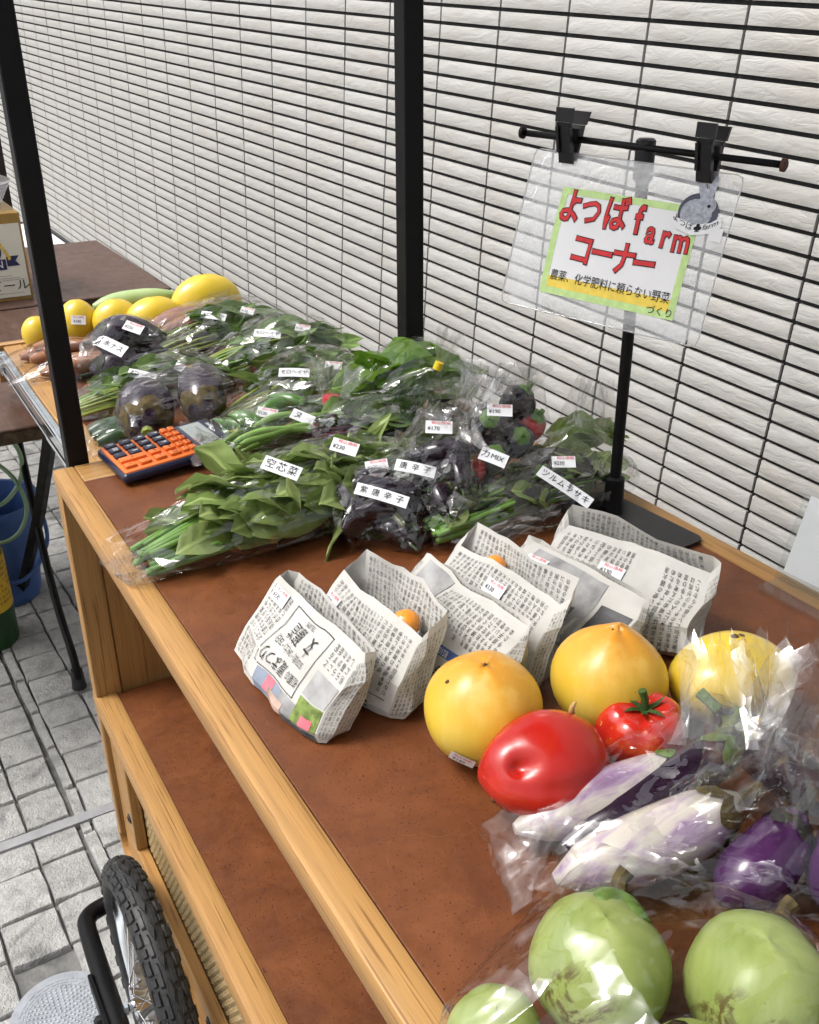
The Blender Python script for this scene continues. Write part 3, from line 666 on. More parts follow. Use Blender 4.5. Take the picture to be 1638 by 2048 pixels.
# dark upright board further off
bd = thing('notice_board', 'dark brown upright board on two feet, seen behind the beer box', 'board', (-4.5, 0.30, GZ))
part(bd, 'panel', box(-4.52, -4.49, -0.35, 0.69, -0.60, 0.32, 0.004), plain('dark_board', (0.022, 0.014, 0.011), 0.6, 0.3, 0, 0.2, 20))
for yy in (-0.28, 0.60): part(bd, 'foot', box(-4.66, -4.35, yy - 0.02, yy + 0.02, GZ, GZ + 0.03, 0.003), MT['black_steel']); part(bd, 'upright', box(-4.4895, -4.465, yy - 0.012, yy + 0.012, GZ + 0.03, 0.32), MT['black_steel'])
# white table with a black rim beyond
ws = thing('white_table', 'small white table with a black rim beyond the far brown table', 'table', (-3.83, 0.46, GZ))
part(ws, 'table_top', box(-4.10, -3.572, 0.222, 0.708, -0.185, -0.170, 0.002), MT['white_paper'])
for a in (box(-4.12, -3.555, 0.7085, 0.725, -0.195, -0.166, 0.002), box(-4.12, -3.555, 0.205, 0.2215, -0.195, -0.166, 0.002), box(-3.5715, -3.5555, 0.222, 0.708, -0.195, -0.166, 0.002), box(-4.12, -4.1005, 0.222, 0.708, -0.195, -0.166, 0.002)): part(ws, 'rim', a, MT['black_plastic'])
for x in (-4.09, -3.585):
    for y_ in (0.24, 0.69): part(ws, 'leg', box(x - 0.012, x + 0.012, y_ - 0.012, y_ + 0.012, GZ, -0.1955), MT['black_plastic'])
# bucket
MT['blue_pl'] = plain('blue_plastic', (0.050, 0.115, 0.33), 0.42, 0.5, 0, 0.12, 14)
bc = Vector((-2.375, 0.185, GZ)); bk = thing('bucket', 'blue plastic bucket with its handle hanging down, standing under the brown table', 'bucket', bc)
part(bk, 'body', xf(lathe([(0.0, 0.002), (0.080, 0.002), (0.084, 0.010), (0.090, 0.075), (0.096, 0.078), (0.100, 0.085), (0.097, 0.090), (0.110, 0.235), (0.118, 0.238), (0.121, 0.262), (0.118, 0.270), (0.113, 0.268), (0.108, 0.235), (0.086, 0.02), (0.0, 0.016)], 40), Matrix.Translation(bc)), MT['blue_pl'], 40)
part(bk, 'handle', tube(bez([bc + Vector((0.055, 0.112, 0.245)), bc + Vector((0.12, 0.10, 0.17)), bc + Vector((0.15, 0.02, 0.105)), bc + Vector((0.12, -0.08, 0.15)), bc + Vector((0.06, -0.112, 0.245))], 8), 0.005, 8), MT['blue_pl'], True)
for s in (-1, 1): part(bk, 'ear', xf(box(-0.012, 0.012, -0.006, 0.006, -0.014, 0.014, 0.003), Matrix.Translation(bc + Vector((0.058, s * 0.110, 0.247)))), MT['black_plastic'])
# sprayer bottle
gb = Vector((-2.167, 0.116, GZ)); sp = thing('sprayer_bottle', 'dark green sprayer bottle with a yellow label beside the blue bucket', 'bottle', gb)
part(sp, 'body', xf(lathe([(0.0, 0.0), (0.056, 0.0), (0.061, 0.008), (0.062, 0.22), (0.055, 0.25), (0.025, 0.28), (0.022, 0.30), (0.0, 0.30)], 36), Matrix.Translation(gb)), plain('dark_green_plastic', (0.012, 0.055, 0.012), 0.38, 0.5, 0, 0.15, 20), 40)
lbm = part(sp, 'label_band', xf(lathe([(0.0626, 0.098), (0.0628, 0.100), (0.0628, 0.228), (0.0626, 0.230)], 36), Matrix.Translation(gb)), plain('yellow_label', (0.66, 0.40, 0.02), 0.45, 0.5, 0, 0.06, 20), 40)
cyl = lambda u, v: tuple(gb + Vector((0.0632 * math.cos(u / 0.0632), 0.0632 * math.sin(u / 0.0632), v)))
text_on(lbm, [glyphs(BODY[(k * 7 + j) % len(BODY)], 0.009, (-0.05 + j * 0.0105, 0.215 - k * 0.0135)) for k in range(8) for j in range(16) if (k * 5 + j) % 6], cyl, MT['ink'], 'label_print')
part(sp, 'spray_head', xf(box(-0.02, 0.06, -0.013, 0.013, 0.30, 0.335, 0.006), TRS(gb, (0, 0, R(60)))), MT['white_paper'])
# hose
hm = NT('hose_pvc'); hp = hm.n('ShaderNodeBsdfPrincipled'); hp.inputs['Base Color'].default_value = (0.32, 0.50, 0.28, 1); hp.inputs['Roughness'].default_value = 0.2; hp.inputs['Transmission Weight'].default_value = 0.35; hm.l(hp.outputs[0], hm.out.inputs[0])
path = bez([(-2.25, 0.17, -0.2025), (-2.20, 0.215, -0.27), (-2.2, 0.243, -0.317), (-2.2, 0.260, -0.372), (-2.2, 0.246, -0.432), (-2.2, 0.196, -0.477), (-2.2, 0.12, -0.468), (-2.2, 0.12, -0.395), (-2.2, 0.185, -0.365), (-2.2, 0.213, -0.384), (-2.2, 0.240, -0.43), (-2.2, 0.251, -0.497), (-2.2, 0.226, -0.553), (-2.22, 0.185, -0.58), (-2.262, 0.155, -0.572)], 7)
single('hose', tube(path, 0.0052, 10), hm.m, 'clear green hose hanging in loops from the brown table in front of the bucket', 'hose', (-2.2, 0.2, -0.58), smooth=True)
# acrylic card stand at the back right
cs = thing('card_stand', 'clear acrylic stand holding a white card on the back rail at the right edge', 'card stand', (-0.45, 0.735, 0.0003))
CM = TRS((-0.436, 0.731, 0.0), (R(-16), 0, R(3)))
part(cs, 'white_card', xf(box(-0.095, 0.095, -0.0008, 0.0008, 0.012, 0.090), CM), MT['white_paper'])
part(cs, 'acrylic_front', xf(box(-0.100, 0.100, -0.0042, -0.0016, 0.002, 0.096), CM), film_mat('acrylic', 1.0, 8, 0.04, (0.96, 0.97, 0.97), 0.02))
part(cs, 'acrylic_foot', xf(box(-0.100, 0.100, -0.030, 0.0122, 0.0003, 0.0028), TRS((-0.436, 0.731, 0.0), (0, 0, R(3)))), film_mat('acrylic_foot', 1.0, 8, 0.04, (0.96, 0.97, 0.97), 0.02))
# ------------------------------------------------------------------ calculator
MT['orange'] = plain('orange_plastic', (0.72, 0.155, 0.022), 0.38, 0.5, 0, 0.05, 20); MT['navy_pl'] = plain('navy_plastic', (0.012, 0.014, 0.040), 0.3, 0.5, 0, 0.1, 20)
MT['key_navy'] = plain('navy_key', (0.018, 0.018, 0.040), 0.4, 0.5, 0, 0.1, 20); MT['lcd'] = plain('lcd_glass', (0.30, 0.33, 0.32), 0.15, 0.6, 0, 0.06, 30)
p0, p1, p2 = Vector((-1.2, 0.229, 0)), Vector((-1.097, 0.2125, 0)), Vector((-1.21, 0.3785, 0))
org = p0.copy(); ux = (p2 - p0).normalized(); uy = Vector((ux.y, -ux.x, 0)); # ux along the length, uy toward the viewer's right-front
LQ, WQ = 0.150, 0.103
org = Vector((-1.184, 0.2290, 0.0))
calc = thing('calculator', 'orange and navy desk calculator lying at the left front corner of the leather top', 'calculator', org + ux * LQ / 2 + uy * WQ / 2)
tilt = 0.055
def cq(a, b, z): return org + ux * a + uy * b + Vector((0, 0, z + a * tilt))
CB = basis(org, ux + Vector((0, 0, tilt)), uy, (0, 0, 1))
CB = basis(org, ux + Vector((0, 0, tilt)), -uy, (0, 0, 1)) @ Matrix.Diagonal((1, -1, 1, 1))
def cbx(a0, a1, b0, b1, z0, z1, bev, seg=2):
    m = box(a0, a1, b0, b1, z0, z1, bev, seg); m.v = [tuple(CB @ Vector(p)) for p in m.v]; m.f = [tuple(reversed(f)) for f in m.f] if CB.to_3x3().determinant() < 0 else m.f; return m
part(calc, 'case', cbx(0, LQ, 0, WQ, 0.002, 0.015, 0.0055, 3), MT['navy_pl'], 40)
part(calc, 'key_panel', cbx(0.0035, 0.1015, 0.0035, WQ - 0.0035, 0.006, 0.0172, 0.0035, 2), MT['orange'], 40)
part(calc, 'display_bezel', cbx(0.1018, LQ - 0.0025, 0.003, WQ - 0.003, 0.006, 0.0178, 0.003, 2), MT['navy_pl'], 40)
part(calc, 'display', cbx(0.107, 0.135, 0.010, WQ - 0.010, 0.0165, 0.0182, 0.0006, 1), MT['lcd'], 40)
for a in (0.12, 0.03):
    for b in (0.015, WQ - 0.015): part(calc, 'rubber_foot', M3().join(lathe([(0, 0.0002), (0.005, 0.0002), (0.005, 0.006 + a * tilt), (0, 0.006 + a * tilt)], 10), Matrix.Translation(org + ux * a + uy * b)), MT['rubber'])
def ctop(zt): return lambda u, v: tuple(CB @ Vector((u, v, zt)))
# rows: along a (length) ; columns: b (width).  digits read from the left end of the cart
def key(a, b, la, lb_, txt, dark, size=0.0095):
    k_ = part(calc, 'key', cbx(a - la / 2, a + la / 2, b - lb_ / 2, b + lb_ / 2, 0.016, 0.0212, 0.0018, 2), MT['key_navy' if dark else 'orange'], 40)
    if txt:
        g = glyphs(txt, size, (0, 0)); g = ([(a + y, b + x) for x, y in g[0]], [tuple(reversed(f)) for f in g[1]])
        text_on(k_, [g], ctop(0.02135), MT['white_paper' if dark else 'ink'])
A = [0.0145, 0.0335, 0.0525, 0.0715]; Bc = [0.0135, 0.0315, 0.0495, 0.0675, 0.0865]
for ai, col in enumerate((('0', '00', '.'), ('1', '2', '3'), ('4', '5', '6'), ('7', '8', '9'))):
    for bi, tx in enumerate(col): key(A[ai], Bc[bi] + 0.001, 0.0145, 0.0140, tx, True)
key((A[0] + A[1]) / 2, Bc[3], 0.033, 0.0125, '+', False); key(A[2], Bc[3], 0.014, 0.0115, '×', False); key(A[3], Bc[3], 0.014, 0.0115, 'M+', False, 0.006)
for ai, tx in enumerate(('=', '-', '÷', 'CE')): key(A[ai], Bc[4], 0.0145, 0.0115, tx, False, 0.008)
for ai, a in enumerate((0.0855, 0.0955)):
    for bi, (b, tx) in enumerate(zip((0.012, 0.030, 0.048, 0.066, 0.085), (('√', '%', 'M-', 'RM', 'C'), ('▶', 'GT', 'TAX+', 'TAX-', '+/-'))[ai])): key(a, b, 0.0082, 0.0115, tx, False, 0.0042)
g = glyphs('SHARP', 0.0062, (0, 0)); text_on(calc, [([(0.1415 + y, WQ - 0.028 + x - 0.045) for x, y in g[0]], [tuple(reversed(f)) for f in g[1]])], ctop(0.0180), MT['white_paper'], 'maker_lettering')

# ------------------------------------------------------------------ sign stand and hanging sign
py = 0.379; cs_, sn_ = math.cos(py), math.sin(py); bd_ = Vector((cs_, sn_, -0.05)).normalized(); nrm = Vector((sn_, -cs_, 0))
pc = Vector((-0.7295, 0.684, 0.0))
st = thing('sign_stand', 'black metal sign stand with a flat base plate, crossbar and two clips', 'sign stand', pc)
def rplate(cx_, cy_, hx, hy, r, z0, z1, a):
    P = []
    for sx, sy, s0 in ((1, 1, 0), (-1, 1, 90), (-1, -1, 180), (1, -1, 270)):
        for k in range(6): an = R(s0 + 18 * k); P.append(((hx - r) * sx + r * math.cos(an), (hy - r) * sy + r * math.sin(an)))
    ca_, sa_ = math.cos(a), math.sin(a)
    return loft([[(cx_ + x * ca_ - y_ * sa_, cy_ + x * sa_ + y_ * ca_, z) for x, y_ in P] for z in (z0, z1)])
part(st, 'base_plate', rplate(-0.700, 0.682, 0.074, 0.038, 0.011, 0.0003, 0.0042, R(4)), MT['black_plastic'])
part(st, 'socket', tube([pc + Vector((0, 0, z)) for z in (0.004, 0.006, 0.045, 0.047)], [0.0125, 0.0115, 0.0105, 0.008], 16), MT['black_steel'], 40)
part(st, 'pole', tube([pc + Vector((0, 0, 0.04)), pc + Vector((-0.002, 0, 0.372))], 0.0061, 16), MT['black_steel'], 40)
part(st, 'pole_head', tube([pc + Vector((-0.002, 0, z)) for z in (0.355, 0.357, 0.392, 0.394)], [0.0075, 0.0095, 0.0095, 0.007], 16), MT['black_plastic'], 40)
bc0 = Vector((-0.7335, 0.680, 0.3865)) + nrm * 0.004
part(st, 'crossbar', tube([bc0 - bd_ * 0.128, bc0 + bd_ * 0.137], 0.0032, 10), MT['black_steel'], True)
for e in (-0.1285, 0.1375): part(st, 'bar_end', tube([bc0 + bd_ * (e - 0.002), bc0 + bd_ * (e + 0.0015), bc0 + bd_ * (e + 0.003)], [0.0058, 0.006, 0.003], 12), MT['black_steel'] if e < 0 else plain('rusty_end', (0.07, 0.03, 0.02), 0.7, 0.3, 0, 0.4, 200), 40)
sg_o = Vector((-0.7365, 0.682, 0.374)) + nrm * 0.010
tl_ = 0.287
sx_ = bd_; sz_ = (Vector((0, 0, -1)) * math.cos(tl_) + nrm * math.sin(tl_)); sz_ = (sz_ - sx_ * sz_.dot(sx_)).normalized(); sn2 = sx_.cross(sz_); sn2 = -sn2 if sn2.dot(nrm) < 0 else sn2
SW, SH = 0.216, 0.154
def SP(u, v, d=0.0):   # u: -0.5..0.5 across, v: 0 top .. 1 bottom
    bend = 0.004 * math.sin(v * 3.0) * math.cos(u * 2.2) 
    return sg_o + sx_ * (u * SW) + sz_ * (v * SH) + sn2 * (d + bend)
for e in (-0.072, 0.071):
    b0 = bc0 + bd_ * e; up = Vector((0, 0, 1))
    cl = part(st, 'clip', M3(), MT['black_plastic'])
    f_ = nrm
    def jaw(d0, d1, h0, h1, wd): # quad prism leaning
        m = M3(); vs_ = []
        for s in (-1, 1):
            for (d, h_) in ((d0, h0), (d0 + 0.004, h0), (d1 + 0.004, h1), (d1, h1)): vs_.append(b0 + bd_ * (s * wd / 2) + f_ * d + up * h_)
        m.add(vs_, [(0, 1, 2, 3), (7, 6, 5, 4), (0, 4, 5, 1), (1, 5, 6, 2), (2, 6, 7, 3), (3, 7, 4, 0)]); return m
    part(cl, 'front_jaw', jaw(0.006, 0.015, -0.022, 0.016, 0.015), MT['black_plastic']); part(cl, 'front_lever', jaw(0.0152, 0.014, 0.0165, 0.029, 0.018), MT['black_plastic'])
    part(cl, 'rear_jaw', jaw(0.000, -0.012, -0.020, 0.012, 0.015), MT['black_plastic']); part(cl, 'rear_lever', jaw(-0.0125, -0.020, 0.0125, 0.024, 0.018), MT['black_plastic'])
    part(cl, 'spring', tube([b0 + bd_ * s * 0.0085 + f_ * 0.002 + up * 0.004 for s in (-1, 1)], 0.006, 12), MT['black_steel'], True)
    m = M3()
    for s in (-1, 1): m.join(jaw(0.0115, 0.0165, -0.012, 0.012, 0.003).add([], []), Matrix.Translation(bd_ * (s * 0.0062)))
    part(cl, 'jaw_rib', m, MT['black_plastic'])
sign = thing('laminated_sign', 'clear laminated hand-lettered sign with red lettering hanging from two black clips', 'sign', SP(0, 1))
def sheet(u0, u1, v0, v1, d, nu=14, nv=10, rad=0.0):
    m = M3()
    for j in range(nv + 1):
        for i in range(nu + 1):
            u = u0 + (u1 - u0) * i / nu; v = v0 + (v1 - v0) * j / nv
            m.v.append(tuple(SP(u, v, d)))
    for j in range(nv):
        for i in range(nu):
            a = j * (nu + 1) + i; m.f.append((a, a + 1, a + nu + 2, a + nu + 1))
    if rad:
        n = nu + 1
        for i, j, di, dj in ((0, 0, 1, 1), (nu, 0, -1, 1), (0, nv, 1, -1), (nu, nv, -1, -1)):
            u = u0 + (u1 - u0) * i / nu; v = v0 + (v1 - v0) * j / nv
            m.v[j * n + i] = tuple(SP(u + di * rad * 0.30 / SW, v + dj * rad * 0.30 / SH, d))
    return m
t = NT('laminate'); v = t.coord('World'); nmx = t.bump(t.noise(v, 60, 3, 0.6, 1.0), 0.25, 0.004)
hz = t.math('ADD', t.ramp(t.noise(v, 26, 4, 0.6, 0.8), [(0.35, 0.20), (0.65, 0.52)]), 0.0)
tr = t.n('ShaderNodeBsdfTransparent'); tr.inputs[0].default_value = (0.95, 0.96, 0.97, 1); df = t.n('ShaderNodeBsdfDiffuse'); df.inputs[0].default_value = (0.72, 0.74, 0.76, 1)
m0 = t.n('ShaderNodeMixShader'); t.l(hz, m0.inputs[0]); t.l(tr.outputs[0], m0.inputs[1]); t.l(df.outputs[0], m0.inputs[2])
gl = t.n('ShaderNodeBsdfGlossy'); gl.inputs['Roughness'].default_value = 0.12; t.l(nmx, gl.inputs['Normal']); frn = t.n('ShaderNodeFresnel'); frn.inputs[0].default_value = 1.5; t.l(nmx, frn.inputs['Normal'])
m1 = t.n('ShaderNodeMixShader'); t.l(t.math('MULTIPLY', frn.outputs[0], 1.6, True), m1.inputs[0]); t.l(m0.outputs[0], m1.inputs[1]); t.l(gl.outputs[0], m1.inputs[2]); t.l(m1.outputs[0], t.out.inputs[0])
MT['laminate'] = t.m
part(sign, 'plastic_pouch', sheet(-0.5, 0.5, 0, 1, 0.0, 18, 14, 0.03), MT['laminate'], True)
edge = [(-0.47, 0.0), (0.47, 0.0), (0.493, 0.012), (0.5, 0.045), (0.5, 0.955), (0.493, 0.988), (0.47, 1.0), (-0.47, 1.0), (-0.493, 0.988), (-0.5, 0.955), (-0.5, 0.045), (-0.493, 0.012)]
ep = []
for k_ in range(12):
    a0, a1 = Vector(edge[k_]), Vector(edge[(k_ + 1) % 12]); n_ = max(1, int((a1 - a0).length / 0.08)); ep += [SP(*(a0.lerp(a1, j / n_)), 0.0003) for j in range(n_)]
part(sign, 'pouch_edge', tube(ep, 0.0007, 5, False, 1.0, True), film_mat('pouch_edge_plastic', 4.0, 20, 0.5, strength=0.2), True)
# paper card: corners measured on the pouch
pu0, pu1, pv0, pv1 = -0.305, 0.368, 0.210, 0.878
card = part(sign, 'paper_card', sheet(pu0, pu1, pv0, pv1, 0.0006), MT['white_paper'], True)
MT['lime'] = plain('lime_marker', (0.52, 0.72, 0.30), 0.6, 0.3, 0, 0.12, 120); MT['yellow_m'] = plain('yellow_marker', (0.82, 0.62, 0.10), 0.6, 0.3, 0, 0.1, 120)
bw = 0.032
for a in ((pu0, pu1, pv0, pv0 + bw * 1.3), (pu0, pu0 + bw, pv0 + bw * 1.3, pv1), (pu1 - bw, pu1, pv0 + bw * 1.3, pv1)): part(card, 'border_stripe', sheet(*a, 0.0009, 10, 4), MT['lime'])
part(card, 'border_stripe', sheet(pu0 + bw, pu1 - bw, pv1 - 0.115, pv1 - 0.045, 0.0009, 10, 2), MT['yellow_m']); part(card, 'border_stripe', sheet(pu0 + bw, pu1 - bw, pv1 - 0.045, pv1, 0.0009, 10, 2), MT['lime'])
def SF(d): return lambda u, v: tuple(SP(u / SW, v / SH, d))
def big(chars, size, pos, stc=1.0):
    for ci, (ch, (u, v)) in enumerate(zip(chars, pos)):
        rt = R(((ci * 37) % 7) - 3)
        for off, d, mk in ((0.045, 0.0012, 'ink'), (0.02, 0.0016, 'red_ink')):
            g = glyphs(ch, size[ci] if isinstance(size, list) else size, (0, 0), rt, off, stc); text_on(card, [([(u * SW + x, v * SH - y) for x, y in g[0]], [tuple(reversed(f)) for f in g[1]])], SF(d), MT[mk])
big('よつばfarm', [0.035, 0.031, 0.035, 0.037, 0.031, 0.031, 0.031], [(-0.240, 0.336), (-0.135, 0.345), (-0.012, 0.339), (0.100, 0.345), (0.172, 0.400), (0.240, 0.410), (0.315, 0.420)], 0.74)
big('コーナー', 0.033, [(-0.135, 0.583), (-0.030, 0.587), (0.078, 0.592), (0.177, 0.600)], 0.78)
def ink(s, size, u, v, st_=1.0):
    g = glyphs(s, size, (0, 0), 0, 0, st_); text_on(card, [([(u * SW + x, v * SH - y) for x, y in g[0]], [tuple(reversed(f)) for f in g[1]])], SF(0.0013), MT['ink'])
ink('農薬、化学肥料に頼らない野菜', 0.0115, 0.034, 0.760, 0.80); ink('づくり', 0.0092, 0.300, 0.845)
# rabbit emblem sticker
em = part(sign, 'emblem_sticker', M3().add([tuple(SP(0.352 + 0.088 * math.cos(2 * math.pi * k / 28), 0.240 + 0.112 * math.sin(2 * math.pi * k / 28), 0.0018)) for k in range(28)], [tuple(range(28))]), plain('dark_slate_print', (0.05, 0.05, 0.085), 0.5, 0.4, 0, 0.2, 60))
def blob2(c, r, mt, nm, d, rot=0.0):
    P = []
    for k in range(20):
        a = 2 * math.pi * k / 20; x, y_ = r[0] * math.cos(a), r[1] * math.sin(a); P.append(tuple(SP(c[0] + (x * math.cos(rot) - y_ * math.sin(rot)) / SW, c[1] + (x * math.sin(rot) + y_ * math.cos(rot)) / SH, d)))
    part(em, nm, M3().add(P, [tuple(range(20))]), mt)
MT['rabbit'] = plain('grey_fur_print', (0.36, 0.38, 0.44), 0.6, 0.3, 0, 0.35, 300)
blob2((0.345, 0.248), (0.0150, 0.0130), MT['rabbit'], 'rabbit_body', 0.0021); blob2((0.378, 0.195), (0.0095, 0.0086), MT['rabbit'], 'rabbit_head', 0.0023, -0.2)
blob2((0.350, 0.118), (0.0036, 0.0120), MT['rabbit'], 'rabbit_ear', 0.0022, -0.45); blob2((0.386, 0.102), (0.0034, 0.0125), MT['rabbit'], 'rabbit_ear', 0.0022, 0.12)
blob2((0.392, 0.197), (0.0016, 0.0014), MT['ink'], 'rabbit_eye', 0.0026)
rb = M3(); P = [(a_ - 0.022, b_ - 0.072) for a_, b_ in [(0.268, 0.325), (0.30, 0.36), (0.37, 0.385), (0.44, 0.36), (0.48, 0.315), (0.488, 0.375), (0.45, 0.42), (0.37, 0.447), (0.295, 0.42), (0.258, 0.375)]]
part(em, 'ribbon_banner', M3().add([tuple(SP(a, b, 0.0025)) for a, b in P], [tuple(range(10))]), MT['white_paper'])
rt = M3()
g = glyphs('よつば♣farm', 0.0072, (0, 0)); text_on(em, [([(0.351 * SW + x, 0.330 * SH - y + 18 * x * x * -1.0) for x, y in g[0]], [tuple(reversed(f)) for f in g[1]])], SF(0.0029), MT['ink'])
part(sign, 'square_sticker', sheet(0.428, 0.482, 0.310, 0.388, 0.0031, 2, 2), MT['white_paper'])
# ------------------------------------------------------------------ builders for produce and bags
def leaf_shape(seed, wid, curl=0.25, fold=0.35, wave=0.05, nx=7, peak=0.42):
    q = random.Random(seed); m = M3(); cols = (-1, -0.5, 0, 0.5, 1)
    for i in range(nx + 1):
        x = i / nx; wv = wid * (math.sin(math.pi * min(1, max(0, x)) ** (math.log(0.5) / math.log(peak))) ** 0.85 if 0 < x < 1 else 0.02)
        for c in cols:
            y = c * wv
            z = fold * abs(y) - curl * x * x + wave * noise.noise(Vector((x * 4 + seed * 7.3, y * 6, seed))) + q.uniform(-1, 1) * wave * 0.3 * abs(c)
            m.v.append((x, y, z))
    for i in range(nx):
        for j in range(4):
            a = i * 5 + j; m.f.append((a, a + 1, a + 6, a + 5))
    return m
MT['leaf_dark'] = leaf_mat('leaf_deep_green', (0.095, 0.180, 0.036), (0.180, 0.280, 0.075))
MT['leaf_mid'] = leaf_mat('leaf_green', (0.205, 0.300, 0.075), (0.330, 0.420, 0.150))
MT['leaf_bright'] = leaf_mat('leaf_bright_green', (0.130, 0.280, 0.022), (0.220, 0.390, 0.050), 0.34)
MT['leaf_purple'] = leaf_mat('leaf_purple_green', (0.035, 0.020, 0.028), (0.06, 0.075, 0.028), 0.2)
MT['stem'] = plain('green_stem', (0.13, 0.26, 0.045), 0.4, 0.45, 0, 0.3, 25); MT['stem_yellow'] = plain('yellow_green_stem', (0.24, 0.30, 0.05), 0.4, 0.45, 0, 0.3, 25)
MT['stem_red'] = plain('purple_stem', (0.10, 0.012, 0.028), 0.35, 0.5, 0, 0.4, 20)
def kit(tag_, wid, mt, n=5, peak=0.42, curl=0.25, fold=0.35, wave=0.06):
    return [mesh('leaf', leaf_shape(i * 3 + hash(tag_) % 97 * 0 + len(tag_) * 5, wid * (0.85 + 0.08 * i), curl * (0.5 + 0.3 * i), fold, wave, 7, peak), MT[mt], True) for i in range(n)]
KIT = {'long': kit('long', 0.19, 'leaf_mid', 5, 0.36, 0.14, 0.25, 0.09), 'dark': kit('dark', 0.30, 'leaf_dark', 5, 0.4), 'broad': kit('broad', 0.42, 'leaf_bright', 5, 0.45, 0.3, 0.3, 0.12),
       'moro': kit('moro', 0.22, 'leaf_dark', 5, 0.38, 0.2, 0.3, 0.05), 'purple': kit('purple', 0.30, 'leaf_purple', 4, 0.4), 'small': kit('small', 0.34, 'leaf_mid', 5, 0.45)}
def prof(s, a=0.42, pk=0.62, e=0.55):
    return a + (1 - a) * math.sin(min(s / pk, 1) * math.pi / 2) ** 1.2 if s < pk else 1 - (1 - e) * ((s - pk) / (1 - pk)) ** 2
def bunch(label, A, B, hw, hh, n_stem, n_leaf, kt, stem_mt, leaf_len, seed, z0=0.0, s0=0.32, stem_r=0.0026, name='leafy_greens', group='bunches of leafy greens', spread=0.45, phi=95, extra=None, lens=(0.75, 1.2)):
    q = random.Random(seed); A = Vector((A[0], A[1], z0)); B = Vector((B[0], B[1], z0)); ax = B - A; L = ax.length; u = ax / L; up = Vector((0, 0, 1)); vv = up.cross(u)
    t = thing(name, label, 'greens', (A + B) / 2, group); pts = []
    def at(s, ph, rad):
        h_ = hh * prof(s); return A + u * (s * L) + vv * (math.sin(ph) * hw * prof(s) * rad) + up * (h_ + math.cos(ph) * h_ * rad + 0.002)
    for i in range(n_stem):
        ph = R(q.uniform(-150, 150)); rd = math.sqrt(q.uniform(0.05, 0.95)); ph2 = ph + q.uniform(-0.4, 0.4); e = q.uniform(0.45, 0.9)
        P = [at(q.uniform(0, 0.04), ph, rd * 0.9), at(e * 0.35, ph + q.uniform(-.25, .25), rd * 0.85), at(e * 0.7, ph2, rd * 0.8), at(e, ph2, rd * 0.9)]
        rr = stem_r * q.uniform(0.75, 1.3)
        part(t, 'stem', tube(bez(P, 3), [rr * (1 - 0.05 * k) for k in range(10)], 6), MT[stem_mt if q.random() < 0.85 else 'stem'], True)
    K = KIT[kt]
    for i in range(n_leaf):
        s = s0 + (0.97 - s0) * q.random() ** 0.9; ph = R(q.uniform(-phi, phi)); rad = q.uniform(0.72, 1.0) if i > n_leaf * 0.25 else q.uniform(0.2, 0.7)
        c = at(s, ph, rad); n = (vv * math.sin(ph) / hw * hh + up * math.cos(ph) + Vector((q.gauss(0, .3), q.gauss(0, .3), q.gauss(0, .15)))).normalized()
        d = (u + vv * q.uniform(-spread, spread) + up * q.uniform(-.12, .10)).normalized(); d = (d - n * d.dot(n)).normalized()
        ln = leaf_len * q.uniform(*lens); b = c - d * (ln * 0.55)
        tip = b + d * ln
        if tip.z < z0 + 0.004: d = (d + up * ((z0 + 0.006 - tip.z) / ln)).normalized(); n = (n - d * n.dot(d)).normalized()
        side = n.cross(d); Mx = basis(b, d * ln, side * ln, n * ln)
        inst(t, 'leaf', (KIT[extra[0]] if extra and q.random() < extra[1] else K)[q.randrange(4)], Mx)
    for s in (0.0, 0.12, 0.3, 0.5, 0.68, 0.85, 1.0):
        for k in range(14):
            ph = 2 * math.pi * k / 14; p = at(s, ph, 1.15 if s < 0.2 else 1.34); p.z = max(p.z, z0 + 0.0015); pts.append(p)
    return pts
def ridge(p, f, sd):
    return 1 - abs(noise.noise(Vector(p) * f + Vector((sd * 3.7, sd * 1.3, 0))) * 2)
def film_hull(parent, pts, seed, z0=0.0, amp=0.0035, L=0.011, mt='film', name='film', grow=0.003, sm=22):
    c = Vector((0, 0, 0))
    for p in pts: c += Vector(p)
    c /= len(pts); bm = bmesh.new()
    for p in pts:
        p = Vector(p); d = p - c
        if d.length > 1e-6: p = p + d.normalized() * grow
        p.z = max(p.z, z0 + 0.0012); bm.verts.new(p)
    r_ = bmesh.ops.convex_hull(bm, input=bm.verts[:]); junk = list(set(g for g in r_['geom_interior'] + r_['geom_unused'] if isinstance(g, bmesh.types.BMVert)))
    bmesh.ops.delete(bm, geom=junk, context='VERTS')
    bmesh.ops.remove_doubles(bm, verts=bm.verts[:], dist=0.002)
    bmesh.ops.triangulate(bm, faces=bm.faces[:])
    for it in range(5):
        es = [e for e in bm.edges if e.calc_length() > L * 1.5]
        if not es: break
        bmesh.ops.subdivide_edges(bm, edges=es, cuts=1); bmesh.ops.triangulate(bm, faces=[f for f in bm.faces if len(f.verts) > 3])
    bm.normal_update(); new = []
    for v in bm.verts:
        cs = Vector((v.co.x, v.co.y * 0.55, v.co.z)); d = amp * (ridge(cs, 26, seed) * 0.9 + ridge(cs, 70, seed + 5) * 0.45 - 0.75)
        new.append(v.co + v.normal * d)
    for v, p in zip(bm.verts, new): p.z = max(p.z, z0 + 0.0012); v.co = p
    return part(parent, name, from_bm(bm), MT[mt], sm)
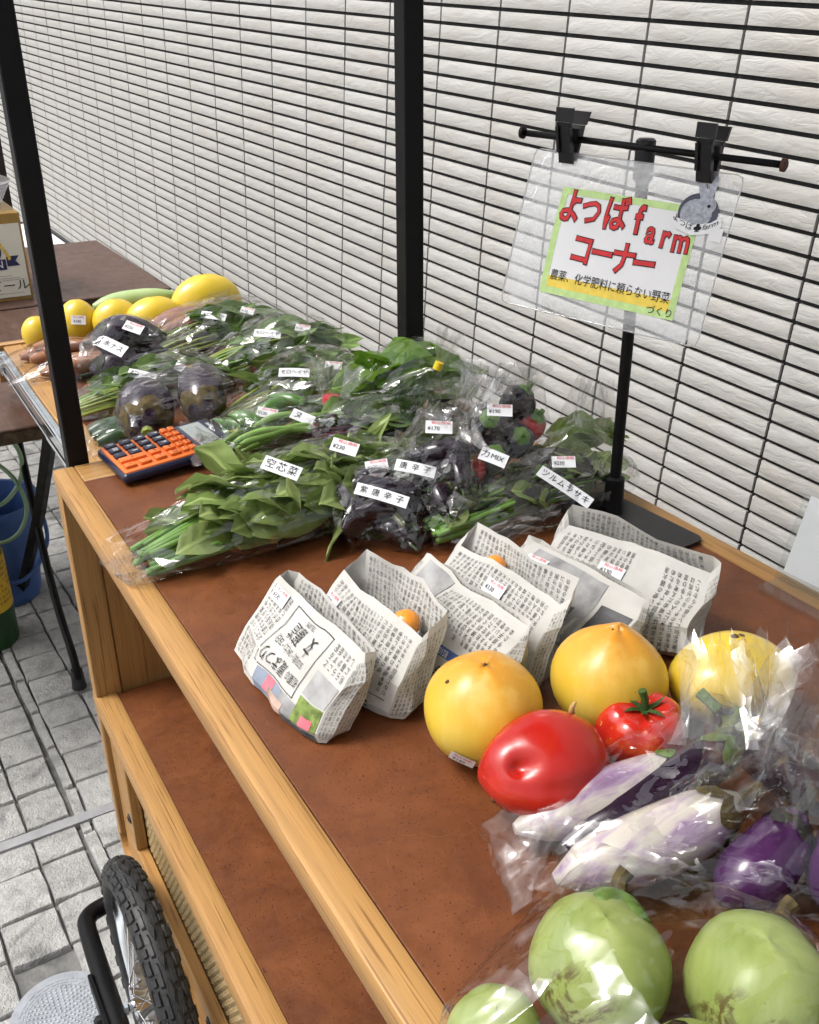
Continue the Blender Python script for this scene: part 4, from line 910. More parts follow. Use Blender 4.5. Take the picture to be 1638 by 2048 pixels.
def ruffle(parent, base, d, length, r0, r1, seed, pl=9, mt='film_neck', name='gathered_neck', flare=0.5):
    q = random.Random(seed); base = Vector(base); d = Vector(d).normalized(); u = d.orthogonal().normalized(); w_ = d.cross(u); rings = []; n = 56; nr = 9
    ph = [q.uniform(0, 6.28) for _ in range(6)]; top = [q.uniform(0.72, 1.0) for _ in range(n)]
    for i in range(nr + 1):
        t_ = i / nr; ring = []
        for k in range(n):
            a = 2 * math.pi * k / n
            rr = (r0 + (r1 - r0) * t_ ** 0.8) * (1 + (0.18 + 0.40 * t_) * math.sin(pl * a + ph[0] + t_ * 2.0) + 0.16 * math.sin(3 * a + ph[1] + t_) + 0.10 * math.sin((pl * 2 + 1) * a + ph[2]))
            hgt = length * t_ * (1 - (1 - top[k]) * t_ ** 2)
            bend = d.cross(Vector((0, 0, 1))) * 0
            ring.append(base + u * (rr * math.cos(a)) + w_ * (rr * flare * math.sin(a)) + d * hgt + bend)
        rings.append(ring)
    return part(parent, name, loft(rings, False, False), MT[mt], 30)
def tie(parent, base, d, r, mt, w_=0.006):
    base = Vector(base); d = Vector(d).normalized(); part(parent, 'tie', tube([base - d * w_, base + d * w_], [r, r], 10), mt, 40)
def label_tag(parent, c, right_, up_, w_, h_, lines, mat_ink='ink', curve=0.0, name='label', off=0.0018):
    """white sticker; lines: (text, size, u, v, stretch, material)"""
    c = Vector(c); rx = Vector(right_).normalized(); ry = Vector(up_); ry = (ry - rx * ry.dot(rx)).normalized(); nz = rx.cross(ry)
    if nz.dot(-c + Vector((0, 0, 0.484))) < 0: nz = -nz
    fn = lambda u, v, d=0.0: tuple(c + rx * u + ry * v + nz * (d + off - curve * u * u / max(w_, 1e-6)))
    m = M3(); nx = 8
    for j in range(2):
        for i in range(nx + 1): m.v.append(fn(-w_ / 2 + w_ * i / nx, (-h_ / 2, h_ / 2)[j]))
    for i in range(nx): m.f.append((i, i + 1, nx + 2 + i, nx + 1 + i))
    lb = part(parent, name, m, MT['white_paper'])
    for (tx, size, u, v, st_, mt) in lines:
        g = glyphs(tx, size, (0, 0), 0, 0, st_); text_on(lb, [([(x + u, y + v) for x, y in g[0]], g[1])], lambda a, b: fn(a, b, 0.0006), MT[mt])
    return lb
def price(parent, c, right_, up_, tx='¥230', s=1.0, off=0.0018):
    return label_tag(parent, c, right_, up_, 0.030 * s, 0.016 * s, [('税込価格', 0.0046 * s, 0.002, 0.0050 * s, 1.2, 'red_ink'), (tx, 0.0075 * s, -0.006 * s, -0.0022 * s, 0.9, 'ink')], name='price_sticker', off=off)
# image-plane directions on the table: text that reads for the viewer
RT, UPV = Vector((0.50, 0.86, 0.0)), Vector((-0.66, 0.39, 0.64))
def rotv(deg, up_=UPV, rt=RT):
    rt = rt.normalized(); up_ = (up_ - rt * up_.dot(rt)).normalized(); a = R(deg); return rt * math.cos(a) + up_ * math.sin(a), up_ * math.cos(a) - rt * math.sin(a)

def veg(label, name, cat, path, prf, body, calyx=None, stem=None, group=None, n=18, squash=1.0, cal_len=0.2, cal_n=5, lobes=0.0, stem_len=0.018, stem_r=0.004, smooth_n=4):
    """long vegetable along a path; prf radii from stem end to tip; calyx cap at the start"""
    P = bez(path, smooth_n); N = len(P); rad = []
    for i in range(N):
        s = i / (N - 1) * (len(prf) - 1); k = min(int(s), len(prf) - 2); rad.append(prf[k] + (prf[k + 1] - prf[k]) * (s - k))
    c = Vector(path[0]); zmin = min(p.z - r for p, r in zip(P, rad)); t = thing(name, label, cat, Vector((c.x, c.y, zmin)), group)
    m = tube(P, rad, n, True, squash)
    if lobes:
        fr = frames(P)
        for i in range(N):
            for k in range(n):
                a = 2 * math.pi * k / n; f_ = 1 + lobes * math.cos(3 * a + i * 0.1); p = Vector(m.v[i * n + k]); m.v[i * n + k] = tuple(fr[i][0] + (p - fr[i][0]) * f_)
    b = part(t, 'body', m, body, 60); pts = [Vector(p) for p in m.v[::3]]
    if calyx is not None:
        fr = frames(P); d = (P[0] - P[1]).normalized(); cm = M3(); rings = []
        nn = cal_n * 4
        L = (P[-1] - P[0]).length * cal_len
        for j in range(5):
            t_ = j / 4; ring = []
            for k in range(nn):
                a = 2 * math.pi * k / nn; tooth = 0.55 + 0.45 * abs(math.cos(cal_n * a / 2)); s = t_ * L * tooth
                i0 = min(int(s / max((P[1] - P[0]).length, 1e-6)), N - 2); rr = rad[i0] + (rad[min(i0 + 1, N - 1)] - rad[i0]) * min(1, s / max((P[1] - P[0]).length, 1e-6) - i0)
                rr = (rr * 1.035 + 0.0010) * (t_ ** 0.5 if t_ < 0.3 else 1.0) * (1 if t_ > 0 else 0.2)
                ring.append(P[0] + (P[i0 + 1] - P[i0]).normalized() * s + fr[i0][1] * (rr * math.cos(a)) + fr[i0][2] * (rr * math.sin(a) * squash) + d * 0.0015 * (1 - t_))
            rings.append(ring)
        cm = loft(rings, True, False); part(t, 'calyx', cm, calyx, True)
        if stem is not None:
            e = P[0] + d * stem_len; part(t, 'stem', tube([P[0] - d * 0.003, P[0] + d * stem_len * 0.5, e], [stem_r * 1.2, stem_r, stem_r * 1.1], 8), stem, 40); pts.append(e)
    return pts
def round_fruit(label, name, cat, c, rx, ry, rz, mt, lob=None, shape=None, rot=(0, 0, 0), group=None, nu=40, nv=22):
    """closed round fruit, +z pole is its blossom or stem end before rotation; origin at its centre"""
    c = Vector(c); Mx = TRS((0, 0, 0), rot); m = M3(); rings = []
    for j in range(nv + 1):
        th = math.pi * j / nv; ring = []
        for k in range(nu):
            a = 2 * math.pi * k / nu; f_ = 1.0
            if lob: f_ = lob(a, th)
            x, y_, z = math.sin(th) * math.cos(a), math.sin(th) * math.sin(a), -math.cos(th)
            p = Vector((x * rx * f_, y_ * ry * f_, z * rz * f_))
            if shape: p = shape(p, a, th)
            ring.append(Mx @ p)
        rings.append(ring)
    m = loft(rings)
    zmin = min(p[2] for p in m.v)
    o = bpy.data.objects.new(name, mesh(name, m, mt, True)); o.location = c; link(o); tag(o, label, cat, group); o['_w'] = list(c)
    return o, [Vector(p) + c for p in m.v[::7]], Mx
# ------------------------------------------------------------------ loose fruit in the foreground
MT['scar'] = plain('brown_scar', (0.10, 0.06, 0.03), 0.8, 0.2, 0, 0.4, 300)
t = NT('yellow_tomato_skin'); v = t.coord('Object'); n = t.noise(v, 12, 4, 0.6, 0.5)
sp_ = t.n('ShaderNodeSeparateXYZ'); t.l(v, sp_.inputs[0])
h_ = t.math('ADD', sp_.outputs[2], t.math('MULTIPLY', t.math('SUBTRACT', n, 0.5), 0.035))
base = t.ramp(n, [(0.3, (0.60, 0.37, 0.030)), (0.55, (0.66, 0.46, 0.050)), (0.75, (0.70, 0.53, 0.11))])
base = t.mix(t.ramp(h_, [(0.006, 0.0), (0.048, 0.85)]), base, (0.62, 0.21, 0.016))
st_ = t.ramp(t.noise(t.coord('Object', (1, 1, 0.25)), 60, 3), [(0.5, 0.0), (0.7, 0.3)]); base = t.mix(st_, base, (0.83, 0.60, 0.18))
spk = t.ramp(t.noise(v, 330, 1), [(0.76, 0.0), (0.80, 0.7)]); base = t.mix(spk, base, (0.25, 0.12, 0.02))
MT['yellow_tom'] = t.done(base, 0.33, t.bump(t.noise(v, 300, 2), 0.02, 0.001), 0.45, 0, 0.08)
MT['yellow_melon'] = skin('yellow_melon_skin', [(0.3, (0.66, 0.44, 0.022)), (0.55, (0.72, 0.51, 0.035)), (0.75, (0.75, 0.57, 0.08))], 10, 0.28, (240, 0.77, (0.25, 0.13, 0.03)))
MT['red_tom'] = skin('red_tomato_skin', [(0.3, (0.36, 0.008, 0.005)), (0.55, (0.43, 0.013, 0.007)), (0.8, (0.50, 0.04, 0.010))], 14, 0.26, None, 0.015, 0.15)
MT['red_tom_scuff'] = skin('scuffed_red_tomato', [(0.3, (0.40, 0.012, 0.008)), (0.55, (0.50, 0.022, 0.012)), (0.80, (0.62, 0.15, 0.02))], 30, 0.2, (300, 0.68, (0.62, 0.36, 0.06)), 0.04, 0.4)
def tomA(a, th): return 1 + 0.012 * math.cos(5 * a + 0.5) * math.sin(th) + 0.01 * math.cos(3 * a)
def peak(k, pw=6):
    def f(p, a, th):
        c = -math.cos(th); q = p.copy()
        if c > 0: q.z += k * max(0, c) ** pw
        if c > 0: q.x *= 1 - 0.10 * c ** 3; q.y *= 1 - 0.10 * c ** 3
        return q
    return f
def scar_at(o, Mx, p, r=0.0022, mt='scar', nm='blossom_scar'):
    p = Vector(p); d = p - Vector(o['_w']); d.normalize()
    B = d.to_track_quat('Z', 'Y').to_matrix().to_4x4(); part(o, nm, xf(lathe([(r, -0.0006), (r * 0.8, 0.0006), (r * 0.3, 0.0010), (0.0, 0.0004)], 10, lambda a, t_: 1 + 0.25 * math.sin(3 * a + t_ * 5)), Matrix.Translation(p) @ B), MT[mt], True)
def surf(o, d):
    """point on the fruit surface nearest to direction d from its centre"""
    d = Vector(d).normalized(); best = None; bv = -9
    for v in o.data.vertices:
        k = v.co.normalized().dot(d)
        if k > bv: bv = k; best = v.co
    return Vector(o['_w']) + best
def fruit_sticker(o, d, tx, rot=0.0, s=0.85):
    p = surf(o, d); n = (p - Vector(o['_w'])).normalized(); a, b = rotv(rot); a = (a - n * a.dot(n)).normalized(); b = n.cross(a)
    return label_tag(o, p + n * 0.0006, a, b, 0.022 * s, 0.014 * s, [('税込価格', 0.0034 * s, 0.0, 0.0042 * s, 1.2, 'red_ink'), (tx, 0.0062 * s, -0.002, -0.0022 * s, 0.9, 'ink')], curve=0.06, name='price_sticker', off=0.0008)
o, _, Mx = round_fruit('round yellow tomato with a brown scar spot, left of the red tomatoes', 'yellow_tomato', 'tomato', (-0.4705, 0.334, 0.0415), 0.0435, 0.0435, 0.0415, MT['yellow_tom'], tomA, peak(0.0005), (R(4), R(6), 0), 'loose yellow tomatoes')
scar_at(o, Mx, surf(o, (0.12, -0.05, 1)), 0.0014); scar_at(o, Mx, surf(o, (-0.15, -0.62, 0.62)), 0.0018); fruit_sticker(o, (0.45, -0.75, -0.42), '¥180', -40)
o, _, Mx = round_fruit('pointed orange-yellow tomato right behind the two red tomatoes', 'yellow_tomato', 'tomato', (-0.450, 0.435, 0.0425), 0.0438, 0.0438, 0.0425, MT['yellow_tom'], lambda a, th: 1 + 0.02 * math.cos(4 * a), peak(0.0045, 14), (R(-3), R(3), 0.6), 'loose yellow tomatoes')
scar_at(o, Mx, surf(o, (0.02, 0.0, 1)), 0.0010); fruit_sticker(o, (0.75, 0.12, -0.30), '¥180', 10)
def oval(p, a, th):
    q = p.copy(); q.z += 0.004 * math.cos(a) * math.sin(th) ** 2; return q
o, _, Mx = round_fruit('flattened plain yellow melon at the right, partly behind clear film', 'yellow_melon', 'melon', (-0.409, 0.523, 0.0355), 0.0425, 0.0520, 0.0355, MT['yellow_melon'], lambda a, th: 1 + 0.015 * math.cos(2 * a + 1), oval, (R(-6), 0, R(-6)), 'loose yellow tomatoes')
del o['group']
for dd, rr in (((-0.25, 0.1, 1), 0.0035), ((-0.18, 0.28, 1), 0.0025), ((0.5, 0.85, 0.1), 0.0015), ((0.45, 0.85, 0.25), 0.0012)): scar_at(o, Mx, surf(o, dd), rr)
# big red tomato lying on its side
def bigred(p, a, th):
    q = p.copy(); c = -math.cos(th)      # c=+1 at the pointed end (toward the viewer's left)
    for ax_ in (0, 1):
        q[ax_] = q[ax_] * (1 + 0.03 * math.sin(th) ** 4) if c < 0.5 else q[ax_]
    q.z *= 1 - 0.10 * abs(c) ** 6
    q.x *= 1 - 0.20 * max(0, c) ** 1.3; q.y *= 1 - 0.22 * max(0, c) ** 1.3
    q.x += 0.002 * math.cos(2 * a) * math.sin(th)
    # dimple near the blossom end on the upper side, and a shallow groove
    d = (Vector((q.x, q.y)) - Vector((0.016, 0.020))).length + abs(q.z - 0.030) * 0.45
    k = math.exp(-(d / 0.0075) ** 2); q.x *= 1 - 0.34 * k; q.y *= 1 - 0.34 * k
    g_ = math.exp(-((math.atan2(q.y, q.x) - 0.35) / 0.16) ** 2) * max(0, math.sin(th)); q.x *= 1 - 0.05 * g_; q.y *= 1 - 0.05 * g_
    return q
o, _, Mx = round_fruit('large smooth red tomato lying on its side with a dimple', 'red_tomato', 'tomato', (-0.402, 0.3365, 0.0365), 0.0370, 0.0355, 0.0505, MT['red_tom'], lambda a, th: 1 + 0.03 * math.cos(3 * a + 0.8) * math.sin(th), bigred, (R(82), R(4), R(-8)), None, 64, 40)
scar_at(o, Mx, surf(o, (0.1, -1, -0.15)), 0.0025)
st0 = surf(o, (-0.25, 0.75, 0.75)); part(o, 'stem_stub', tube([st0 - Vector((0, 0, 0.004)), st0 + Vector((-0.001, 0.001, 0.004)), st0 + Vector((0.001, 0.002, 0.009))], [0.003, 0.0018, 0.001], 6), plain('dry_stub', (0.45, 0.30, 0.12), 0.7, 0.3), True)
# ribbed red tomato with a green stem
def ribbed(a, th): return 1 + 0.075 * (abs(math.cos(3.5 * a)) - 0.55) * math.sin(th) ** 0.8
def dent(p, a, th):
    q = p.copy(); c = -math.cos(th)
    if c > 0: q.z -= 0.011 * max(0, c) ** 7
    return q
o, _, Mx = round_fruit('ribbed red tomato with a dry green stem and pale scuffs', 'red_tomato', 'tomato', (-0.4025, 0.4265, 0.0300), 0.0325, 0.0325, 0.0300, MT['red_tom_scuff'], ribbed, dent, (R(6), R(4), 0.5), None, 56, 30)
MT['stem_dark'] = plain('dark_green_stem', (0.035, 0.075, 0.015), 0.6, 0.3, 0, 0.4, 60)
top = Vector((-0.4015, 0.4250, 0.048)); part(o, 'stem', tube([top, top + Vector((-0.001, 0.001, 0.010)), top + Vector((-0.003, -0.001, 0.017))], [0.0032, 0.0026, 0.0032], 8), MT['stem_dark'], 40)
for k in range(6):
    a = 2 * math.pi * k / 6 + 0.3; d = Vector((math.cos(a), math.sin(a), 0)); s_ = Vector((-d.y, d.x, 0)); b0 = top + Vector((0, 0, 0.002))
    m = M3(); m.v = [tuple(b0 + s_ * 0.0025), tuple(b0 - s_ * 0.0025), tuple(b0 + d * 0.010 + s_ * 0.002 + Vector((0, 0, 0.003))), tuple(b0 + d * 0.010 - s_ * 0.002 + Vector((0, 0, 0.003))), tuple(b0 + d * 0.017 + Vector((0, 0, 0.009 if k % 2 else 0.002)))]; m.f = [(0, 1, 3, 2), (2, 3, 4)]
    part(o, 'sepal', m, MT['stem_dark'])
fruit_sticker(o, (0.85, -0.42, -0.25), '¥180', 8, 1.15)

# ------------------------------------------------------------------ bags in the foreground
t = NT('white_violet_skin'); sA = t.noise(t.coord('World', (110, 9, 110)), 1.0, 4, 0.65, 0.5); sB = t.noise(t.coord('World', (22, 16, 22)), 1.0, 3); f_ = t.math('ADD', t.math('MULTIPLY', sA, 0.45), t.math('MULTIPLY', sB, 0.55))
c = t.ramp(f_, [(0.38, (0.54, 0.52, 0.40)), (0.50, (0.48, 0.43, 0.40)), (0.58, (0.33, 0.24, 0.34)), (0.70, (0.19, 0.10, 0.21))])
MT['egg_white'] = t.done(c, 0.25, None, 0.5, 0, 0.2)
MT['egg_dark'] = skin('dark_purple_skin', [(0.3, (0.010, 0.004, 0.012)), (0.7, (0.024, 0.009, 0.028))], 12, 0.16, None, 0.01, 0.15)
MT['egg_purple'] = skin('purple_skin', [(0.3, (0.030, 0.008, 0.040)), (0.6, (0.07, 0.018, 0.09)), (0.8, (0.14, 0.06, 0.16))], 16, 0.18, None, 0.01, 0.2)
MT['calyx'] = plain('green_calyx', (0.10, 0.17, 0.03), 0.5, 0.4, 0, 0.5, 90, 0.2); MT['calyx_brown'] = plain('brown_calyx', (0.085, 0.062, 0.022), 0.7, 0.3, 0, 0.6, 120, 0.4)
MT['calyx_dark'] = plain('dark_calyx', (0.020, 0.022, 0.014), 0.5, 0.4, 0, 0.4, 90, 0.2)
EG = [0.006, 0.017, 0.0205, 0.022, 0.0225, 0.021, 0.0165, 0.004]
pts = []
pts += veg('white and violet striped eggplant nearest the big red tomato', 'striped_eggplant', 'eggplant', [(-0.350, 0.425, 0.040), (-0.362, 0.365, 0.028), (-0.379, 0.297, 0.019)], [r * 0.92 for r in EG], MT['egg_white'], MT['calyx'], MT['calyx'], 'eggplants in the clear bag')
pts += veg('white and violet striped eggplant lying next to the pale green globes', 'striped_eggplant', 'eggplant', [(-0.306, 0.418, 0.045), (-0.314, 0.362, 0.032), (-0.331, 0.292, 0.021)], [r * 1.0 for r in EG], MT['egg_white'], MT['calyx_brown'], MT['calyx_brown'], 'eggplants in the clear bag')
pts += veg('black-purple eggplant between the two striped ones', 'dark_eggplant', 'eggplant', [(-0.345, 0.46, 0.050), (-0.345, 0.40, 0.035), (-0.352, 0.315, 0.017)], [r * 0.80 for r in EG], MT['egg_dark'], MT['calyx'], MT['calyx'], 'eggplants in the clear bag')
pts += veg('purple eggplant with a pale shoulder, right of the striped eggplants', 'purple_eggplant', 'eggplant', [(-0.272, 0.432, 0.055), (-0.268, 0.402, 0.033), (-0.268, 0.365, 0.022)], [0.006, 0.016, 0.019, 0.0205, 0.021, 0.018, 0.004], MT['egg_purple'], MT['calyx_dark'], MT['calyx_dark'], 'eggplants in the clear bag')
pts += veg('glossy purple eggplant at the right edge of the picture', 'purple_eggplant', 'eggplant', [(-0.255, 0.492, 0.050), (-0.240, 0.452, 0.036), (-0.222, 0.410, 0.028)], [0.006, 0.02, 0.025, 0.027, 0.0275, 0.024, 0.004], MT['egg_purple'], MT['calyx_brown'], MT['calyx_brown'], 'eggplants in the clear bag')
pts += veg('black-purple eggplant with green cap behind the striped ones', 'dark_eggplant', 'eggplant', [(-0.372, 0.468, 0.052), (-0.325, 0.478, 0.034), (-0.272, 0.492, 0.022)], [r * 0.85 for r in EG], MT['egg_dark'], MT['calyx'], MT['calyx'], 'eggplants in the clear bag', cal_len=0.25)
bg_ = thing('cellophane_bag', 'clear cellophane bag of striped and purple eggplants with a tall crumpled top', 'bag', (-0.31, 0.39, 0.0005), 'clear bags')
MT['film_near'] = film_mat('crisp_cellophane', 1.8, 36.0, 0.006, strength=0.72, soft=1.1)
film_hull(bg_, pts + [Vector((-0.395, 0.286, 0.006)), Vector((-0.398, 0.288, 0.012)), Vector((-0.335, 0.270, 0.004))], 3, 0.0, 0.0060, 0.009, 'film_near', sm=45)
ruffle(bg_, (-0.338, 0.440, 0.058), (-0.40, 0.16, 0.80), 0.078, 0.034, 0.020, 5, 4, flare=0.55)
ruffle(bg_, (-0.300, 0.475, 0.055), (-0.16, 0.42, 0.50), 0.080, 0.046, 0.034, 8, 5, flare=0.5)
ruffle(bg_, (-0.285, 0.430, 0.060), (-0.02, 0.02, 0.60), 0.055, 0.045, 0.028, 11, 5, flare=0.6)
# pale green globe eggplants
t = NT('pale_green_skin'); v = t.coord('Object'); n = t.noise(v, 16, 5, 0.65, 0.6); base = t.ramp(n, [(0.3, (0.19, 0.25, 0.055)), (0.5, (0.28, 0.345, 0.095)), (0.72, (0.39, 0.43, 0.17))])
stn = t.math('MULTIPLY', t.ramp(t.noise(v, 30, 5, 0.75, 1.4), [(0.52, 0.0), (0.60, 0.9)]), t.ramp(t.noise(v, 13, 2), [(0.53, 0.0), (0.60, 1.0)])); base = t.mix(stn, base, (0.095, 0.062, 0.018))
spk = t.ramp(t.noise(v, 160, 2), [(0.68, 0.0), (0.74, 0.6)]); base = t.mix(spk, base, (0.20, 0.20, 0.05))
MT['pale_green'] = t.done(base, 0.36, t.bump(t.noise(v, 120, 3), 0.08, 0.001), 0.45, 0, 0.0)
GL = [((-0.260, 0.266, 0.0360), 0.0385, (R(-50), R(25), 0.3), 'pale green globe eggplant with a brown streak, left in its bag'), ((-0.2080, 0.328, 0.0360), 0.0385, (R(60), R(-10), 1.2), 'pale green globe eggplant at the right of its bag, stained at the middle'),
      ((-0.262, 0.200, 0.0235), 0.0250, (R(40), R(30), 2.0), 'small pale green globe eggplant at the very bottom of the picture'), ((-0.186, 0.262, 0.0310), 0.0325, (R(-25), R(35), 2.5), 'pale green globe eggplant showing its brown cap at the bottom edge')]
pts = []
for i, (c_, r_, rot, lab) in enumerate(GL):
    o, pp, Mx = round_fruit(lab, 'green_eggplant', 'eggplant', c_, r_, r_, r_ * 0.95, MT['pale_green'], lambda a, th, i=i: 1 + 0.025 * math.cos(2 * a + i) + 0.016 * math.cos(6 * a + i) * math.sin(th) + 0.02 * math.cos(th * 2 + i), None, (0, 0, 0), 'pale green globe eggplants')
    pts += pp; d = {0: Vector((-0.55, 0.75, 0.55)), 1: Vector((-0.45, 0.9, 0.35)), 2: Vector((0.5, 0.1, -0.2)), 3: Vector((0.05, -0.35, 0.95))}[i]; d.normalize()
    B = d.to_track_quat('Z', 'Y').to_matrix().to_4x4(); base_ = Vector(c_) + d * (r_ * 0.98)
    cal = lathe([(0.004, 0.004), (0.010, 0.002), (0.017, -0.004), (0.021, -0.010)], 30, lambda a, t_: 1 + 0.45 * t_ * (abs(math.cos(2.5 * a)) - 0.5)); part(o, 'calyx', xf(cal, Matrix.Translation(base_) @ B), MT['calyx_brown'] if i != 0 else MT['calyx'], True)
    part(o, 'stem', tube([base_ + d * 0.002, base_ + d * 0.010, base_ + d * 0.017 + Vector((0.003, 0, 0))], [0.0055, 0.0045, 0.005], 8), MT['calyx_brown'], 40)
bg_ = thing('cellophane_bag', 'thin clear bag of pale green globe eggplants in the bottom right corner', 'bag', (-0.24, 0.27, 0.0005), 'clear bags')
film_hull(bg_, pts + [Vector((-0.225, 0.395, 0.02)), Vector((-0.30, 0.30, 0.065)), Vector((-0.295, 0.195, 0.004))], 9, 0.0, 0.0060, 0.009, 'film_near', grow=0.005, sm=45)
# ------------------------------------------------------------------ newspaper packets
t = NT('newsprint'); v = t.coord('World'); n = t.noise(v, 25, 4); c = t.ramp(n, [(0.3, (0.50, 0.49, 0.455)), (0.7, (0.60, 0.59, 0.56))])
MT['newsprint'] = t.done(c, 0.85, t.bump(t.noise(v, 60, 3, 0.6), 0.25, 0.003), 0.15, 0, 0, 0.12)
MT['news_ink'] = plain('newspaper_ink', (0.045, 0.045, 0.048), 0.85, 0.15, 0, 0.2, 60)
MT['photo_dark'] = plain('printed_photo_dark', (0.10, 0.10, 0.105), 0.8, 0.2, 0, 0.7, 22, kind='World'); MT['photo_mid'] = plain('printed_photo_grey', (0.30, 0.30, 0.30), 0.8, 0.2, 0, 0.5, 30, kind='World')
MT['photo_blue'] = plain('printed_blue', (0.09, 0.14, 0.34), 0.8, 0.2, 0, 0.15, 60); MT['photo_skin'] = plain('printed_skin_tone', (0.42, 0.30, 0.25), 0.8, 0.2, 0, 0.35, 40, kind='World')
MT['photo_pink'] = plain('printed_pink', (0.62, 0.16, 0.20), 0.8, 0.2, 0, 0.2, 60); MT['photo_green'] = plain('printed_green', (0.16, 0.22, 0.06), 0.8, 0.2, 0, 0.6, 120, kind='World'); MT['photo_slate'] = plain('printed_slate', (0.20, 0.23, 0.29), 0.8, 0.2, 0, 0.3, 25, kind='World')
def packet(label, c, yaw, w_, d_, h_, seed, lean=0.25, roll=0.0, prints=(), fill=None, front=0.88, tiltx=0.0, price_at=(0.2, 0.55), mouth=0.30):
    """upright paper pouch: base line along local x, open mouth on top"""
    q = random.Random(seed); c = Vector((c[0], c[1], 0.0)); t = thing('newspaper_packet', label, 'packet', c, 'newspaper packets')
    Mx = Matrix.Translation(c) @ Matrix.Rotation(yaw, 4, 'Z')
    # section corners: front-left, front-right, right edge, back-right, back-left, left edge
    lv = [(0.000, 0.97, 0.80), (0.14, 1.0, 1.0), (0.42, 1.0, 1.0), (0.72, 0.99, 0.5 + 0.45 * mouth), (1.0, 0.92, mouth)]
    rings = []
    for k, (z, sw, sd) in enumerate(lv):
        hw, hd = w_ / 2 * sw, d_ / 2 * sd; sh = lean * z * h_; j = lambda a: q.uniform(-a, a) * (0.4 if k == 0 else 1)
        ed = 1.0 - 0.28 * z
        zf = z * front if z > 0.5 else z * (0.9 + 0.1 * front); zf = z * (1 - (1 - front) * z)
        zm = z * (1 - (1 - front) * z * 0.45)
        tp = 1 - 0.55 * (1 - z)
        P = [(-hw * 0.92, -hd * 0.8, zf), (-hw * 0.25, -hd * 1.05, zf), (hw * 0.30, -hd * 1.04, zf), (hw * 0.94, -hd * tp, zf), (hw, -hd * 0.3 * tp, zm), (hw * 0.92, hd * 0.7 * tp, z), (hw * 0.2, hd * 1.05, z), (-hw * 0.35, hd * 1.04, z), (-hw * 0.90, hd * 0.8, z), (-hw, hd * 0.1, zm)]
        ring = []
        for i, (x, y_, zz) in enumerate(P):
            pz = max(0.0008 if k == 0 else 0.004, zz * h_ + roll * x * z + (j(0.0035) if k else 0))
            ring.append(Mx @ Vector((x + j(0.0035) + tiltx * zz * h_, y_ + sh + j(0.0035), pz)))
        rings.append(ring)
    n = 10
    # finer rows and columns, with creases
    R2 = []
    for k in range(len(rings) - 1):
        for s in range(4):
            f_ = s / 4; R2.append([rings[k][i].lerp(rings[k + 1][i], f_) for i in range(n)])
    R2.append(rings[-1]); R3 = []
    for ring in R2:
        rr = []
        for i in range(n):
            for s in range(3):
                p = ring[i].lerp(ring[(i + 1) % n], s / 3); rr.append(p)
        R3.append(rr)
    cen = Mx @ Vector((0, lean * h_ * 0.4, h_ * 0.45))
    for a, rr in enumerate(R3):
        for b in range(len(rr)):
            p = rr[b]; o_ = (p - cen).normalized(); k = 0.0050 * (ridge(p, 18, seed) - 0.5) + 0.0016 * (ridge(p, 60, seed + 2) - 0.5); rr[b] = p + o_ * k; rr[b].z = max(rr[b].z, 0.0008)
    m = loft(R3, True, False); part(t, 'paper', m, MT['newsprint'], 24)
    nr, nc = len(R3), len(R3[0])
    # folded-over corner flap at the right base
    def S(u, v, off=0.0009):  # u in 0..1 across the front face left to right, v 0 base .. 1 rim
        b = u * 9.0; i = min(int(b), 8); fb = b - i; a = max(0, min(v, 0.9999)) * (nr - 1); k = int(a); fa = a - k
        p00, p01, p10, p11 = R3[k][i], R3[k][i + 1], R3[k + 1][i], R3[k + 1][i + 1]
        p = p00.lerp(p01, fb).lerp(p10.lerp(p11, fb), fa); nn = (p01 - p00).cross(p10 - p00); nn.normalize(); return p + nn * off
    def SB(u, v, off=-0.0009):  # inside of the back face
        b = 15 + u * 9.0; i = min(int(b), 28); fb = b - i; a = max(0, min(v, 0.9999)) * (nr - 1); k = int(a); fa = a - k
        i2 = (i + 1) % nc; p00, p01, p10, p11 = R3[k][i], R3[k][i2], R3[k + 1][i], R3[k + 1][i2]
        p = p00.lerp(p01, fb).lerp(p10.lerp(p11, fb), fa); nn = (p01 - p00).cross(p10 - p00); nn.normalize(); return p + nn * off
    W_, H_ = w_ * 0.93, h_ * 1.06
    def patch(u0, u1, v0, v1, mt, off=0.0006, nm='printed_photo', fn=S):
        mm = M3(); nu, nv = 8, 8
        for b in range(nv + 1):
            for a in range(nu + 1): mm.v.append(tuple(fn(u0 + (u1 - u0) * a / nu, v0 + (v1 - v0) * b / nv, off)))
        for b in range(nv):
            for a in range(nu): i = b * (nu + 1) + a; mm.f.append((i, i + 1, i + nu + 2, i + nu + 1))
        return part(t, nm, mm, MT[mt])
    def block(u0, u1, v0, v1, size, fn=S, off=0.0008, seed2=0, rot180=True, vert=True):
        items = []; q2 = random.Random(seed * 31 + seed2); k = q2.randrange(len(BODY)); x = u0 * W_ + size * 0.6; colw = size * 1.45
        while x < u1 * W_ - size * 0.4:
            y_ = v1 * H_ - size * 0.7; stop = v0 * H_ + size * 0.5 + (q2.uniform(0, 0.25) * (v1 - v0) * H_ if q2.random() < 0.25 else 0)
            while y_ > stop:
                items.append(glyphs(BODY[k % len(BODY)], size, (x, y_), math.pi if rot180 else 0)); k += 1; y_ -= size * 1.06
            x += colw
        sgn = 1 if fn is S else -1
        text_on(t, items, lambda a, b: tuple(fn(a / W_, b / H_, off * sgn)), MT['news_ink'], 'newspaper_text')
